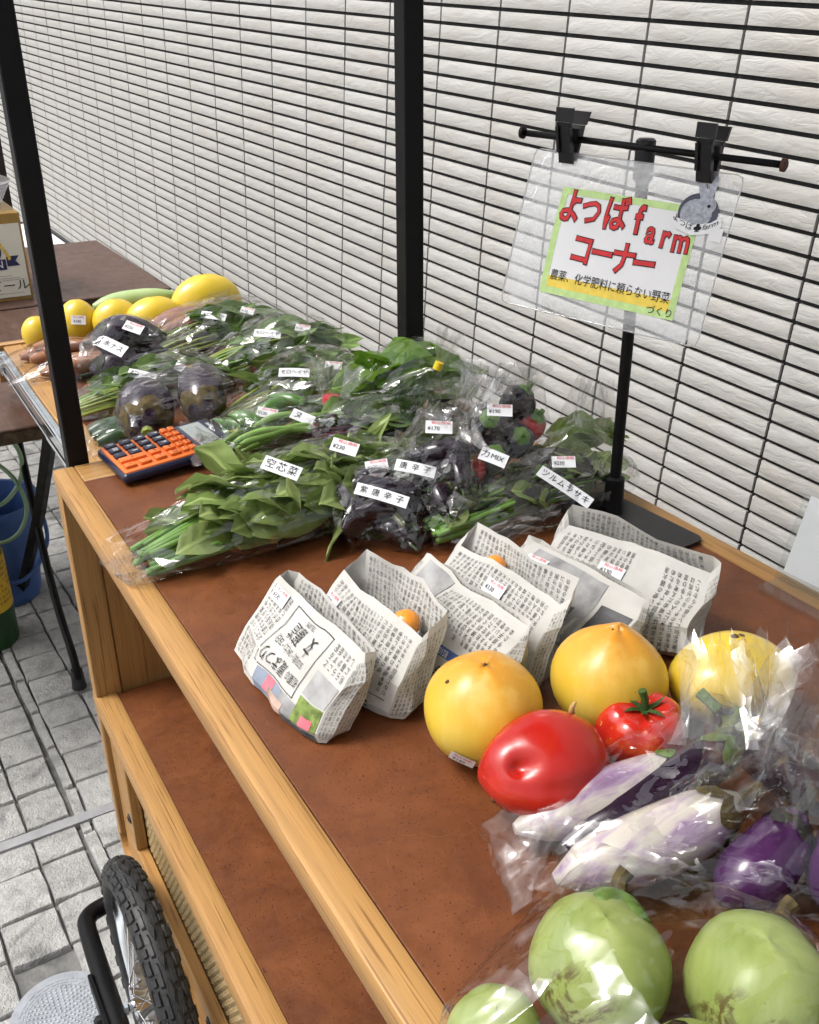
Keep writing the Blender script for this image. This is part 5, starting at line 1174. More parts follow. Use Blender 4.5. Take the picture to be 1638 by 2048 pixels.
    def word(s, size, u, v, rot=math.pi, st=1.0, mt='news_ink', off=0.0010):
        g = glyphs(s, size, (u * W_, v * H_), rot, 0, st); text_on(t, [g], lambda a, b: tuple(S(a / W_, b / H_, off)), MT[mt], 'headline')
    for pr in prints:
        if pr[0] == 'block': block(*pr[1:5], pr[5], seed2=int(pr[1] * 100 + pr[3] * 7))
        elif pr[0] == 'back': block(*pr[1:5], pr[5], SB, 0.0008, int(pr[1] * 50))
        elif pr[0] == 'photo': patch(*pr[1:5], pr[5], pr[6] if len(pr) > 6 else 0.0006)
        elif pr[0] == 'word': word(*pr[1:])
        elif pr[0] == 'rule': patch(*pr[1:5], 'news_ink', 0.0007, 'printed_rule')
    # side panels carry body text as well
    def side(i0, v0, v1, sd2):
        def F(u, v, off=0.0008):
            b = i0 + u * 6.0; i = min(int(b), i0 + 5); fb = b - i; a = max(0, min(v, 0.9999)) * (nr - 1); k = int(a); fa = a - k
            p00, p01, p10, p11 = R3[k][i % nc], R3[k][(i + 1) % nc], R3[k + 1][i % nc], R3[k + 1][(i + 1) % nc]
            p = p00.lerp(p01, fb).lerp(p10.lerp(p11, fb), fa); nn = (p01 - p00).cross(p10 - p00); nn.normalize(); return p + nn * abs(off)
        wd = d_ * 0.9; items = []; k = sd2 * 11; x = 0.005
        while x < wd - 0.003:
            y_ = v1 * H_
            while y_ > v0 * H_: items.append(glyphs(BODY[k % len(BODY)], 0.0034, (x, y_), math.pi)); k += 1; y_ -= 0.0037
            x += 0.0052
        text_on(t, items, lambda a, b: tuple(F(a / wd, b / H_)), MT['news_ink'], 'newspaper_text')
    side(9, 0.15, 0.9, seed); side(24, 0.15, 0.9, seed + 3)
    if price_at:
        p = S(price_at[0], price_at[1], 0.0014); a_ = (S(price_at[0] + 0.1, price_at[1]) - S(price_at[0] - 0.1, price_at[1])).normalized(); b_ = (S(price_at[0], price_at[1] + 0.08) - S(price_at[0], price_at[1] - 0.08)).normalized()
        label_tag(t, p, a_ * 0.9 + b_ * 0.05, b_, 0.024, 0.013, [('税込価格', 0.0038, 0.001, 0.0040, 1.2, 'red_ink'), ('¥330', 0.0062, -0.004, -0.0018, 0.9, 'ink')], name='price_sticker', off=0.0004)
    return t
MT['orange_tom'] = skin('orange_fruit_skin', [(0.3, (0.72, 0.22, 0.015)), (0.7, (0.80, 0.34, 0.03))], 12, 0.25)
T0 = 0.0040
packet('newspaper packet at the left end, printed with a festival notice and colour photo', (-0.618, 0.241), R(1), 0.164, 0.054, 0.066, 1, 0.60, 0.0,
       [('block', 0.03, 0.27, 0.10, 0.94, T0), ('rule', 0.30, 0.305, 0.40, 0.93), ('rule', 0.75, 0.755, 0.40, 0.93), ('rule', 0.30, 0.755, 0.395, 0.403), ('rule', 0.30, 0.755, 0.925, 0.933), ('word', '蔵まつり', 0.0105, 0.46, 0.52), ('word', '初夏の', 0.0062, 0.68, 0.52), ('word', '醸造', 0.0115, 0.47, 0.785), ('word', '女', 0.0105, 0.65, 0.785), ('word', '5/23(金)・24(土)・25(日)', 0.0050, 0.52, 0.655), ('word', 'TEL.0795', 0.0044, 0.52, 0.89),
        ('photo', 0.36, 0.66, 0.03, 0.38, 'photo_slate'), ('photo', 0.48, 0.58, 0.24, 0.38, 'photo_pink', 0.0009), ('photo', 0.54, 0.72, 0.10, 0.30, 'photo_skin', 0.0011), ('photo', 0.66, 0.80, 0.06, 0.38, 'photo_mid', 0.0007), ('photo', 0.80, 0.99, 0.22, 0.48, 'photo_green'), ('photo', 0.86, 0.95, 0.24, 0.34, 'photo_pink', 0.0009), ('photo', 0.72, 0.99, 0.02, 0.20, 'photo_dark', 0.0012), ('photo', 0.80, 0.99, 0.50, 0.72, 'photo_mid'), ('block', 0.80, 0.98, 0.73, 0.95, T0), ('back', 0.05, 0.95, 0.45, 0.98, T0 * 1.3)], price_at=(0.13, 0.86), mouth=0.30, front=0.94)
packet('newspaper packet second from the left with a small orange fruit showing inside', (-0.602, 0.302), R(3), 0.136, 0.060, 0.080, 2, 0.42, 0.0,
       [('block', 0.04, 0.95, 0.36, 0.93, T0), ('rule', 0.05, 0.95, 0.335, 0.34), ('block', 0.05, 0.48, 0.03, 0.32, T0), ('word', '5%超', 0.0125, 0.74, 0.23), ('word', '計、', 0.010, 0.74, 0.09), ('back', 0.04, 0.96, 0.40, 0.98, T0)], True, 0.80, price_at=(0.10, 0.70), mouth=0.45)
packet('newspaper packet with a blue broadcast strip, third from the left', (-0.572, 0.354), R(4), 0.150, 0.050, 0.072, 3, 0.60, 0.0,
       [('photo', 0.03, 0.30, 0.78, 0.97, 'photo_mid'), ('block', 0.32, 0.95, 0.60, 0.94, T0 * 0.9), ('photo', 0.05, 0.95, 0.50, 0.57, 'photo_blue'), ('word', 'BSイレブン', 0.0052, 0.30, 0.535, math.pi, 1.0, 'white_paper', 0.0013), ('word', 'BS10', 0.0052, 0.62, 0.535, math.pi, 1.0, 'white_paper', 0.0013), ('word', 'BS1', 0.0052, 0.84, 0.535, math.pi, 1.0, 'white_paper', 0.0013), ('word', '考えるコ', 0.0130, 0.52, 0.37), ('block', 0.05, 0.95, 0.04, 0.28, T0), ('back', 0.05, 0.95, 0.5, 0.98, T0)], price_at=(0.22, 0.66), mouth=0.10, front=1.0)
packet('newspaper packet fourth from the left, plain columns of text, orange fruit inside', (-0.585, 0.407), R(5), 0.152, 0.055, 0.084, 4, 0.48, 0.0,
       [('block', 0.04, 0.96, 0.50, 0.95, T0), ('rule', 0.04, 0.96, 0.475, 0.48), ('block', 0.04, 0.96, 0.05, 0.46, T0), ('back', 0.04, 0.96, 0.40, 0.98, T0)], True, 0.80, price_at=(0.50, 0.80), mouth=0.34)
packet('newspaper packet printed with a large dark photograph of a person', (-0.562, 0.464), R(8), 0.156, 0.055, 0.060, 5, 0.80, 0.0,
       [('photo', 0.08, 0.72, 0.40, 0.96, 'photo_mid'), ('photo', 0.30, 0.62, 0.38, 0.70, 'photo_dark', 0.0009), ('photo', 0.03, 0.55, 0.10, 0.33, 'photo_dark'), ('word', 'コ', 0.020, 0.42, 0.20, math.pi, 1.0, 'white_paper', 0.0013), ('block', 0.60, 0.97, 0.05, 0.36, T0), ('photo', 0.75, 0.98, 0.40, 0.80, 'photo_dark'), ('back', 0.05, 0.95, 0.5, 0.98, T0)], price_at=(0.16, 0.84), mouth=0.08, front=1.0)
packet('rounded newspaper packet at the right end, headlined on fire safety', (-0.556, 0.535), R(20), 0.162, 0.078, 0.082, 6, 0.42, 0.0,
       [('block', 0.03, 0.55, 0.45, 0.95, T0), ('word', '防', 0.0120, 0.66, 0.36, math.pi), ('word', '火', 0.0120, 0.66, 0.50, math.pi), ('word', '号', 0.0100, 0.66, 0.64), ('photo', 0.05, 0.45, 0.05, 0.40, 'photo_mid'), ('photo', 0.18, 0.40, 0.08, 0.30, 'photo_dark', 0.0009), ('block', 0.74, 0.98, 0.05, 0.93, T0), ('block', 0.48, 0.60, 0.05, 0.40, T0), ('back', 0.05, 0.95, 0.5, 0.98, T0)], price_at=(0.42, 0.74), mouth=0.16, front=0.82)
for lab, c_, r_ in (('small orange tomato inside the second newspaper packet', (-0.578, 0.331, 0.056), 0.0120), ('small orange tomato inside the fourth newspaper packet', (-0.612, 0.441, 0.060), 0.0110)):
    round_fruit(lab, 'orange_tomato', 'tomato', c_, r_, r_, r_ * 0.95, MT['orange_tom'], tomA)
# ------------------------------------------------------------------ bagged greens and vegetables on the cart top
yel = plain('yellow_tape', (0.80, 0.60, 0.02), 0.4, 0.5); redt = plain('red_tape', (0.70, 0.05, 0.07), 0.4, 0.5)
def bag(label, pts, seed, z0=0.0, mt='film', amp=0.0035, L=0.012, grow=0.003, loc=None):
    c = Vector((0, 0, 0))
    for p in pts: c += Vector(p)
    c /= len(pts); b = thing('cellophane_bag', label, 'bag', (c.x, c.y, z0 + 0.0005), 'clear bags'); film_hull(b, pts, seed, z0, amp, L, mt, grow=grow); return b
G_ = 'bunches of leafy greens'
# long bag of water spinach
pts = bunch('long bunch of water spinach, stems pointing at the front rail', (-0.866, 0.190), (-0.935, 0.560), 0.066, 0.030, 26, 110, 'long', 'stem', 0.112, 11, 0.0, 0.20, 0.0030, phi=100, spread=0.36)
b = bag('long clear bag of water spinach reaching over the front rail', pts + [Vector((-0.905, 0.165, 0.004)), Vector((-0.845, 0.178, 0.003)), Vector((-0.90, 0.172, 0.03))], 21, amp=0.0045)
a_, u_ = rotv(-22)
label_tag(b, (-0.872, 0.352, 0.076), a_, u_, 0.042, 0.016, [('空', 0.0115, -0.0125, 0, 1, 'ink'), ('芯', 0.0115, 0, 0, 1, 'ink'), ('菜', 0.0115, 0.0125, 0, 1, 'ink')], off=0.004)
price(b, (-0.885, 0.432, 0.078), *rotv(-18), '¥230', 1.0, 0.004)
# green beans
bean = plain('bean_green', (0.19, 0.33, 0.07), 0.4, 0.45, 0, 0.2, 20); bm_ = []
q = random.Random(4); pts = []
for i in range(15):
    x0 = -1.050 + q.uniform(-0.038, 0.035); y0 = 0.350 + q.uniform(0, 0.045); z_ = 0.009 + 0.011 * (i % 5); cl = q.uniform(-0.025, 0.025)
    P = [(x0, y0, z_), (x0 + cl * 0.5, y0 + 0.035, z_ + q.uniform(0, 0.012)), (x0 + cl, y0 + 0.075, z_ + q.uniform(-.002, 0.010)), (x0 + cl * 1.6, y0 + 0.10, z_ + q.uniform(-.002, .004))]
    t_ = thing('green_bean', 'green bean pod in the small bag beside the calculator', 'bean', (x0, y0, z_ - 0.004), 'green beans in a bag')
    m = tube(bez(P, 4), [0.0012] + [0.0042] * 11 + [0.0010], 7); part(t_, 'pod', m, bean, True); part(t_, 'stalk', tube([P[0], (P[0][0], P[0][1] - 0.006, P[0][2] + 0.002)], 0.0010, 5), MT['stem'], True); pts += [Vector(p) for p in m.v[::5]]
b = bag('small clear bag of green beans beside the calculator', pts + [Vector((-1.075, 0.335, 0.034)), Vector((-1.01, 0.330, 0.004)), Vector((-1.09, 0.45, 0.06))], 22)
ruffle(b, (-1.060, 0.346, 0.034), (-0.2, -0.9, 0.15), 0.032, 0.020, 0.026, 7, 7)
# red-stemmed amaranth behind the water spinach
pts = bunch('bunch with dark red stems lying behind the water spinach', (-1.085, 0.395), (-1.005, 0.655), 0.045, 0.030, 16, 34, 'dark', 'stem_red', 0.075, 13, 0.0, 0.40, 0.0030, extra=('purple', 0.35))
b = bag('clear bag of red-stemmed greens behind the water spinach', pts, 23)
label_tag(b, (-1.040, 0.452, 0.058), *rotv(-25), 0.030, 0.014, [('ヌ', 0.011, -0.006, 0, 1, 'ink')], off=0.005)
# green chillies with a red tape
chi = skin('green_chilli_skin', [(0.3, (0.045, 0.14, 0.012)), (0.7, (0.10, 0.26, 0.03))], 14, 0.18, None, 0.01, 0.5); pts = []
q = random.Random(9)
for i in range(16):
    x0, y0 = -1.095 + q.uniform(-0.045, 0.04), 0.405 + q.uniform(-0.01, 0.085); z_ = 0.013 + 0.014 * (i % 4); a = q.uniform(0, 6.28); ln = q.uniform(0.045, 0.065)
    P = [(x0, y0, z_), (x0 + math.cos(a) * ln * 0.5, y0 + math.sin(a) * ln * 0.5, z_ + q.uniform(-.004, .008)), (x0 + math.cos(a) * ln, y0 + math.sin(a) * ln, z_ + q.uniform(-.004, .004))]
    pts += veg('small glossy green chilli pepper in the bag with the red tape', 'green_chilli', 'chilli', P, [0.004, 0.009, 0.0105, 0.0095, 0.006, 0.001], chi, MT['stem'], MT['stem'], 'green chillies in a bag', 10, cal_len=0.12, stem_len=0.010, stem_r=0.0014)
b = bag('clear bag of green chillies tied with red tape', pts, 24, amp=0.004)
price(b, (-1.068, 0.417, 0.062), *rotv(-12), '¥130', 0.85, 0.004)
nk = (-1.075, 0.508, 0.062); ruffle(b, nk, (0.05, 0.1, 1), 0.055, 0.012, 0.030, 31, 8); ruffle(b, nk, (-0.15, -0.25, -0.6), 0.035, 0.011, 0.034, 32, 8); tie(b, nk, (0.05, 0.1, 1), 0.0115, redt, 0.005)
# bright leafy bag
pts = bunch('bright green broad-leaved bunch behind the red tape', (-1.125, 0.535), (-1.100, 0.735), 0.052, 0.046, 8, 38, 'broad', 'stem', 0.075, 15, 0.0, 0.15, 0.0025, spread=0.8)
b = bag('clear bag of bright broad leaves behind the red-taped bag', pts, 25, amp=0.004)
# needle-leaved bag with a yellow tie
pts = []; q = random.Random(12)
t_ = thing('needle_herb', 'dark green thin-bladed bunch under the yellow tie', 'greens', (-1.03, 0.595, 0.0), G_)
blm = plain('dark_blade', (0.014, 0.060, 0.016), 0.4, 0.4, 0, 0.4, 40)
for i in range(90):
    a = q.uniform(0, 6.28); r_ = 0.036 * math.sqrt(q.random()); z1 = q.uniform(0.05, 0.088); k = 1.0
    p = Vector((-1.035 + r_ * math.cos(a), 0.588 + r_ * 1.1 * math.sin(a), 0.003)); P = [p, p + Vector((q.uniform(-.012, .012), q.uniform(-.012, .012), z1 * 0.5)), Vector((-1.030, 0.605, 0)) + (p - Vector((-1.035, 0.588, 0.003))) * 0.75 + Vector((q.uniform(-.012, .012), q.uniform(-.012, .012), z1))]
    m = tube(bez(P, 3), [0.0012, .0013, .0013, .0012, .0010, .0008, .0003], 4); part(t_, 'blade', m, blm, True); pts.append(Vector(m.v[0])); pts.append(Vector(m.v[-1]))
for k in range(12): a = 2 * math.pi * k / 12; pts += [Vector((-1.035 + 0.042 * math.cos(a), 0.588 + 0.046 * math.sin(a), 0.003)), Vector((-1.03 + 0.034 * math.cos(a), 0.60 + 0.036 * math.sin(a), 0.075))]
nk = Vector((-1.018, 0.634, 0.102)); pts.append(nk - Vector((0, 0, 0.004)))
b = bag('clear bag of thin dark blades tied with yellow tape', pts, 26, amp=0.004)
ruffle(b, nk, (0.10, 0.22, 0.62), 0.055, 0.005, 0.014, 41, 5, flare=0.4); tie(b, nk, (0.10, 0.22, 0.62), 0.0058, yel, 0.005)
# purple chilli bags
pch = skin('black_purple_chilli', [(0.3, (0.009, 0.006, 0.012)), (0.7, (0.022, 0.012, 0.026))], 14, 0.14, None, 0.01, 0.25); och = skin('turning_chilli', [(0.3, (0.05, 0.055, 0.012)), (0.6, (0.14, 0.15, 0.02)), (0.8, (0.03, 0.015, 0.02))], 26, 0.16, None, 0.01, 0.6)
def chilli_bag(label, clab, c, rx, ry, hz, n, seed, tip, text, tpos, trot, pr=None, plist=None, cat='chilli'):
    q = random.Random(seed); pts = []
    for i in range(n):
        a = q.uniform(0, 6.28); rr = math.sqrt(q.random()) * 0.72; z_ = 0.011 + (hz - 0.02) * (i / n); k = 1 - 0.35 * (i / n)
        x0, y0 = c[0] + rx * rr * k * math.cos(a), c[1] + ry * rr * k * math.sin(a); d = q.uniform(0, 6.28); ln = q.uniform(0.058, 0.080); dz = q.uniform(-0.010, 0.016)
        P = [(x0 - math.cos(d) * ln / 2, y0 - math.sin(d) * ln / 2, max(0.011, z_ - dz)), (x0 + q.uniform(-.006, .006), y0 + q.uniform(-.006, .006), z_ + 0.004), (x0 + math.cos(d) * ln / 2, y0 + math.sin(d) * ln / 2, max(0.010, z_ + dz))]
        pts += veg(clab, 'purple_chilli', cat, P, [0.005, 0.0115, 0.0135, 0.0125, 0.009, 0.002], och if q.random() < 0.14 else pch, MT['calyx_dark'], MT['stem_dark'], 'chillies in the ' + ('left' if seed == 51 else 'right') + ' purple-chilli bag', 10, cal_len=0.10, stem_len=0.012, stem_r=0.0013)
    tip = Vector(tip); b = bag(label, pts + [tip - Vector((0, 0, 0.012)), Vector((c[0] + 0.03, c[1] - 0.045, 0.003))], seed + 3, amp=0.007, L=0.010)
    d = (tip - Vector((c[0], c[1], hz))).normalized(); ruffle(b, tip - d * 0.012, d, 0.050, 0.010, 0.018, seed + 5, 7); ruffle(b, tip - d * 0.010, -d, 0.028, 0.009, 0.030, seed + 6, 9)
    if text:
        aa, uu = rotv(trot); n_ = len(text); label_tag(b, tpos, aa, uu, 0.0128 * n_ + 0.005, 0.0135, [(ch, 0.0088, (i - (n_ - 1) / 2) * 0.0128, 0, 1, 'ink') for i, ch in enumerate(text)], off=0.004, curve=0.12)
    if pr: price(b, *pr)
    return b
chilli_bag('clear bag of purple chillies, the left one of the two with kanji labels', 'dark purple chilli in the left purple-chilli bag', (-0.828, 0.440), 0.046, 0.042, 0.068, 14, 51, (-0.858, 0.505, 0.094), ['紫', '唐', '辛', '子'], (-0.795, 0.428, 0.058), -18, ((-0.838, 0.446, 0.070), *rotv(10), '¥120', 0.8, 0.005))
chilli_bag('clear bag of purple chillies, the right one, leaning on the pepper mix', 'dark purple chilli in the right purple-chilli bag', (-0.812, 0.515), 0.045, 0.044, 0.092, 17, 61, (-0.812, 0.545, 0.132), ['唐', '辛', '子'], (-0.812, 0.478, 0.070), -14, ((-0.820, 0.512, 0.106), *rotv(-3), '¥170', 0.95, 0.005))
# pepper mix: black bell peppers and red ones
bell = skin('black_pepper_skin', [(0.3, (0.008, 0.006, 0.009)), (0.7, (0.020, 0.014, 0.020))], 12, 0.12, None, 0.01, 0.25); redp = skin('red_pepper_skin', [(0.3, (0.42, 0.012, 0.010)), (0.7, (0.55, 0.03, 0.015))], 12, 0.14, None, 0.01, 0.6)
pts = []; q = random.Random(17)
MX = [((-0.800, 0.560, 0.030), (0.75, -0.35, 0.25)), ((-0.795, 0.600, 0.032), (0.85, -0.25, 0.30)), ((-0.812, 0.575, 0.066), (0.80, -0.30, 0.40)), ((-0.800, 0.628, 0.040), (0.85, -0.20, 0.2)), ((-0.820, 0.612, 0.072), (0.75, -0.1, 0.55)), ((-0.842, 0.590, 0.050), (0.2, 0.3, 0.8)), ((-0.835, 0.640, 0.080), (0.6, 0.2, 0.7)), ((-0.828, 0.580, 0.098), (0.7, -0.35, 0.5)), ((-0.838, 0.625, 0.108), (0.3, 0.5, 0.8)), ((-0.812, 0.545, 0.055), (0.6, -0.6, 0.2))]
for i, (c_, d) in enumerate(MX):
    c_ = Vector(c_); d = Vector(d).normalized(); red = i in (6, 9); ln = 0.045
    P = [c_ + d * 0.022, c_ + d * 0.004, c_ - d * 0.025]
    pts += veg(('small red pepper among the black ones in the mixed pepper bag' if red else 'black-purple sweet pepper in the mixed pepper bag'), 'red_pepper' if red else 'black_pepper', 'pepper', P, [0.006, 0.0165, 0.020, 0.0205, 0.019, 0.015, 0.004], redp if red else bell, MT['stem'], MT['stem'], 'peppers in the mixed bag', 18, cal_len=0.045, cal_n=6, lobes=0.06, stem_len=0.009, stem_r=0.0028)
b = bag('tall clear bag of black and red peppers labelled as a mix', pts + [Vector((-0.845, 0.600, 0.140)), Vector((-0.84, 0.66, 0.125))], 71, amp=0.004, L=0.011)
ruffle(b, (-0.842, 0.612, 0.126), (-0.10, 0.10, 1), 0.034, 0.030, 0.040, 72, 7, flare=0.5); ruffle(b, (-0.825, 0.575, 0.128), (0.1, -0.4, 0.8), 0.030, 0.022, 0.030, 73, 7, flare=0.5)
label_tag(b, (-0.775, 0.552, 0.080), *rotv(-24), 0.030, 0.016, [('力', 0.0095, -0.0090, 0, 1, 'ink'), ('MIX', 0.0082, 0.004, 0, 1, 'ink')], off=0.004, curve=0.12); price(b, (-0.795, 0.572, 0.122), *rotv(-3), '¥190', 0.9, 0.004)
# malabar spinach behind the newspaper
pts = bunch('bunch of malabar spinach with purple leaves beside the sign pole', (-0.772, 0.468), (-0.790, 0.742), 0.048, 0.030, 20, 50, 'small', 'stem', 0.048, 19, 0.0, 0.12, 0.0030, extra=('purple', 0.40), spread=0.9)
b = bag('clear bag of malabar spinach behind the newspaper packets, beside the sign pole', pts + [Vector((-0.725, 0.520, 0.004)), Vector((-0.720, 0.600, 0.035)), Vector((-0.80, 0.70, 0.085))], 81, amp=0.004)
ruffle(b, (-0.800, 0.700, 0.080), (-0.02, 0.12, 1), 0.060, 0.026, 0.014, 82, 6, flare=0.5)
aa, uu = rotv(-38); label_tag(b, (-0.735, 0.618, 0.046), aa, uu, 0.066, 0.014, [(ch, 0.0095, (i - 2.5) * 0.0102, 0, 1, 'ink') for i, ch in enumerate('ツルムラサキ')], off=0.004, curve=0.08); price(b, (-0.752, 0.628, 0.066), *rotv(0), '¥230', 0.85, 0.004)
pts = bunch('small green bunch squeezed between the pepper mix and the sign pole', (-0.845, 0.675), (-0.830, 0.775), 0.030, 0.032, 6, 22, 'small', 'stem_yellow', 0.050, 20, 0.0, 0.1, 0.0022)

# ------------------------------------------------------------------ the pull-out leaf
Z = TZ - 0.0016
greens = [('leafy stems in the bag nearest the front post', (-1.490, 0.262), (-1.515, 0.520), 0.055, 0.032, 'moro', 'stem_yellow', 101, 'clear bag of leafy greens beside the front post'),
          ('leafy greens lying farthest back on the leaf, by the yellow melons', (-1.690, 0.440), (-1.700, 0.720), 0.062, 0.044, 'moro', 'stem_yellow', 102, 'clear bag of leafy greens just right of the yellow melons'),
          ('dense leafy greens in the middle of the leaf, stems to the left', (-1.555, 0.490), (-1.520, 0.745), 0.062, 0.044, 'moro', 'stem_yellow', 103, 'clear bag of dense greens in the middle of the pull-out leaf'),
          ('leafy greens between the big eggplants and the rear post', (-1.300, 0.440), (-1.345, 0.700), 0.058, 0.044, 'moro', 'stem_yellow', 104, 'clear bag of greens between the big eggplants and rear post')]
for i, (lab, A_, B_, hw, hh, kt, sm_, sd_, bl) in enumerate(greens):
    pts = bunch(lab, A_, B_, hw, hh, 24, 60, kt, sm_, 0.085, sd_, Z, 0.30, 0.0024, phi=100)
    b = bag(bl, pts, sd_ + 7, Z, 'film', 0.0045, 0.014)
    c_ = Vector(A_).lerp(Vector(B_), 0.5); zt = Z + 2 * hh
    label_tag(b, (c_.x + 0.035, c_.y - 0.02, zt - 0.006), *rotv(-14 + 4 * i), 0.046, 0.015, [('モロヘイヤ', 0.0082, 0, 0, 1, 'ink')], off=0.004, curve=0.12)
    price(b, (c_.x + 0.035, c_.y + 0.045, zt - 0.006), *rotv(-20 + 5 * i), '¥130', 0.85, 0.004)
# big eggplants
BE = [0.010, 0.030, 0.037, 0.041, 0.043, 0.041, 0.033, 0.008]
pts = veg('big dark eggplant lying with its cut stem toward the viewer', 'big_eggplant', 'eggplant', [(-1.285, 0.322, -0.014), (-1.345, 0.338, -0.006), (-1.415, 0.360, -0.006)], BE, MT['egg_dark'], MT['calyx_brown'], MT['stem_yellow'], 'big eggplants in a bag', 24, cal_len=0.28, stem_len=0.010, stem_r=0.008)
pts += veg('big dark eggplant propped up with its brown cap down', 'big_eggplant', 'eggplant', [(-1.290, 0.408, -0.018), (-1.345, 0.425, 0.004), (-1.410, 0.440, 0.018)], [r * 0.85 for r in BE], MT['egg_dark'], MT['calyx_brown'], MT['calyx_brown'], 'big eggplants in a bag', 24, cal_len=0.36, stem_len=0.008, stem_r=0.006)
b = bag('clear bag holding two big dark eggplants behind the calculator', pts + [Vector((-1.265, 0.298, Z + 0.002)), Vector((-1.255, 0.318, Z + 0.004)), Vector((-1.25, 0.445, Z + 0.003)), Vector((-1.29, 0.455, 0.035))], 120, Z, amp=0.005, L=0.013)
ruffle(b, (-1.268, 0.302, -0.035), (0.7, -0.25, -0.05), 0.040, 0.020, 0.012, 121, 7)
# dark cucumbers in a bag by the post
cuc = skin('dark_cucumber_skin', [(0.3, (0.010, 0.035, 0.008)), (0.7, (0.028, 0.075, 0.018))], 20, 0.3, None, 0.05, 0.2); pts = []
for i in range(3):
    pts += veg('dark green cucumber in the low bag beside the front post', 'cucumber', 'cucumber', [(-1.385 + 0.024 * i, 0.262, Z + 0.015), (-1.385 + 0.024 * i, 0.30, Z + 0.017), (-1.390 + 0.024 * i, 0.345, Z + 0.015)], [0.006, 0.012, 0.0145, 0.0145, 0.0145, 0.012, 0.004], cuc, None, None, 'cucumbers in a bag', 12)
bag('low clear bag of dark cucumbers beside the front post', pts + [Vector((-1.41, 0.244, Z + 0.003)), Vector((-1.32, 0.248, Z + 0.002))], 130, Z)
# water eggplants
pts = []
for i, (x, y_, z_) in enumerate(((-1.595, 0.320, 0.0), (-1.640, 0.345, 0.0), (-1.615, 0.335, 0.048))):
    pts += veg('glossy black water eggplant in the bag between carrots and greens', 'water_eggplant', 'eggplant', [(x, y_, Z + 0.034 + z_), (x - 0.005, y_ + 0.055, Z + 0.036 + z_), (x - 0.012, y_ + 0.125, Z + 0.030 + z_ * 0.8)], [0.008, 0.026, 0.033, 0.034, 0.030, 0.022, 0.006], MT['egg_dark'], MT['calyx_dark'], MT['calyx_dark'], 'water eggplants in a bag', 20)
b = bag('clear bag of glossy black water eggplants', pts + [Vector((-1.60, 0.53, Z + 0.02)), Vector((-1.57, 0.285, Z + 0.003))], 140, Z, amp=0.0045)
label_tag(b, (-1.560, 0.355, 0.030), *rotv(-28), 0.046, 0.022, [('水ナス', 0.0125, 0, 0, 1, 'ink')], off=0.005); price(b, (-1.575, 0.395, 0.052), *rotv(-22), '¥250', 1.1, 0.005)
# carrots and sweet potatoes
car = skin('carrot_skin', [(0.3, (0.28, 0.10, 0.04)), (0.7, (0.38, 0.16, 0.07))], 30, 0.55, None, 0.08, 0.0); swp = skin('sweet_potato_skin', [(0.3, (0.20, 0.070, 0.045)), (0.7, (0.33, 0.15, 0.10))], 30, 0.6, None, 0.1, 0.0)
for j, (cx_, cy_, lab, vlab, mt_) in enumerate(((-1.83, 0.268, 'clear bag of carrots at the far front corner of the leaf', 'orange carrot in the bag at the far corner of the leaf', car), (-1.715, 0.280, 'clear bag of carrots on the front rail of the leaf', 'orange carrot in the bag lying on the front rail of the leaf', car))):
    pts = []
    for i in range(4):
        x = cx_ + 0.022 * (i % 2) + 0.006 * i; y_ = cy_ + 0.012 * i
        pts += veg(vlab, 'carrot', 'carrot', [(x, y_ - 0.02, Z + 0.013 + 0.016 * (i // 2)), (x - 0.004, y_ + 0.03, Z + 0.013 + 0.016 * (i // 2)), (x - 0.006, y_ + 0.09, Z + 0.010 + 0.014 * (i // 2))], [0.006, 0.012, 0.0125, 0.011, 0.008, 0.003], mt_, None, None, 'carrots in bags', 10)
    bag(lab, pts + [Vector((cx_ + 0.02, cy_ - 0.075, Z + 0.006)), Vector((cx_ - 0.02, cy_ - 0.05, Z + 0.012))], 150 + j, Z)
pts = []
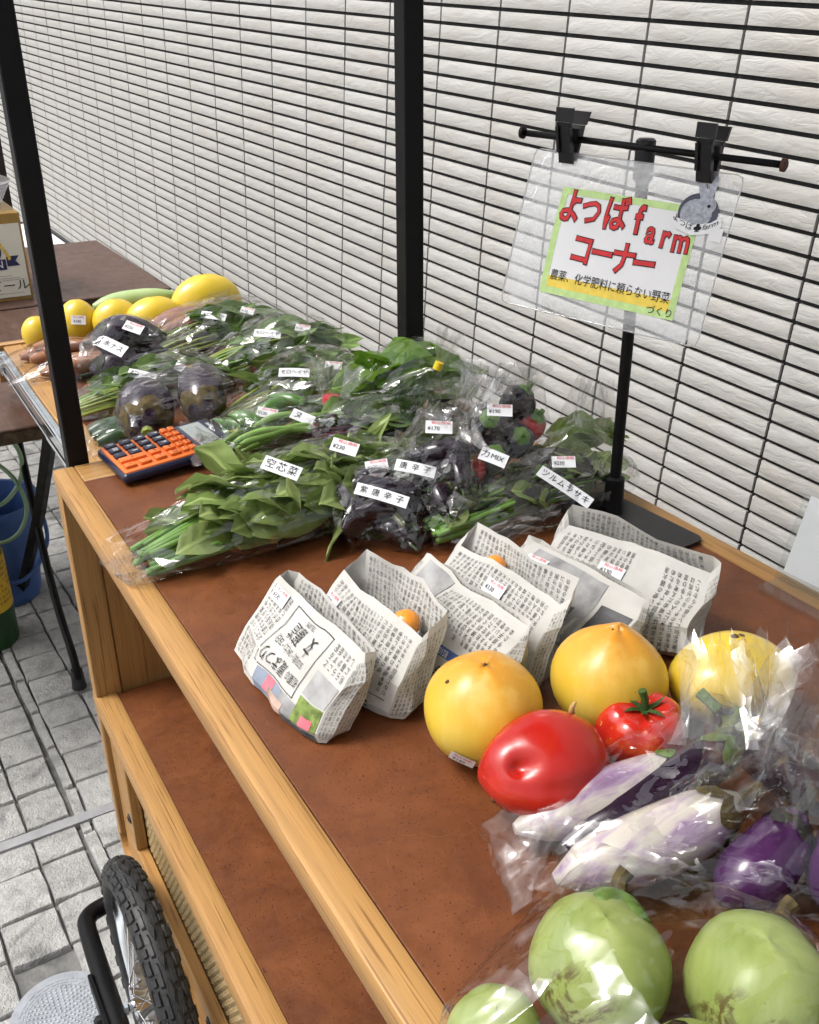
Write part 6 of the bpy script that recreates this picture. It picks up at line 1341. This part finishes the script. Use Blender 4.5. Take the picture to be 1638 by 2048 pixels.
for i in range(6):
    x = -1.785 + 0.030 * (i % 3); y_ = 0.46 + 0.02 * (i % 2); z_ = Z + 0.020 + 0.032 * (i // 3)
    pts += veg('pinkish brown sweet potato in the bag in front of the yellow melons', 'sweet_potato', 'sweet potato', [(x, y_, z_), (x - 0.004, y_ + 0.06, z_ + 0.004), (x - 0.008, y_ + 0.13, z_ + 0.003)], [0.004, 0.015, 0.019, 0.018, 0.013, 0.003], swp, None, None, 'sweet potatoes in a bag', 12)
bag('clear bag of sweet potatoes in front of the yellow melons', pts + [Vector((-1.76, 0.40, Z + 0.03)), Vector((-1.79, 0.64, 0.045))], 160, Z)
# yellow melons and a pale gourd at the far end
ML = [((-1.895, 0.372), 0.032, 0.036, 0.036, 'yellow melon with a price sticker, first behind the front post'), ((-1.860, 0.436), 0.034, 0.046, 0.036, 'yellow melon second from the front post'), ((-1.822, 0.500), 0.038, 0.058, 0.040, 'yellow melon in the middle of the row on the leaf'), ((-1.840, 0.610), 0.042, 0.072, 0.066, 'largest yellow melon, nearest the wall'), ((-1.905, 0.296), 0.026, 0.028, 0.012, 'yellow melon half hidden left of the front post')]
for i, ((x, y_), rx, ry, ztop, lab) in enumerate(ML):
    rz = (ztop - Z) / 2; o, _, Mx = round_fruit(lab, 'yellow_melon', 'melon', (x, y_, Z + rz), rx, ry, rz, MT['yellow_melon'], lambda a, th: 1 + 0.015 * math.cos(3 * a), None, (0, 0, 0), 'yellow melons on the leaf')
    if i == 0: fruit_sticker(o, (0.85, -0.15, 0.35), '¥180', 0, 1.2)
veg('long pale green gourd lying behind the yellow melons', 'pale_gourd', 'gourd', [(-1.925, 0.410, Z + 0.062), (-1.928, 0.49, Z + 0.066), (-1.928, 0.585, Z + 0.062)], [0.006, 0.017, 0.019, 0.019, 0.019, 0.016, 0.005], skin('pale_gourd_skin', [(0.3, (0.28, 0.42, 0.14)), (0.7, (0.42, 0.55, 0.25))], 14, 0.35), None, None, None, 14)
# ------------------------------------------------------------------ lift so that the paving lies at zero
for o in list(SC.objects):
    if o.parent is None and o.type in {'MESH', 'EMPTY'}:
        o.location.z += LIFT
    if '_w' in o: del o['_w']
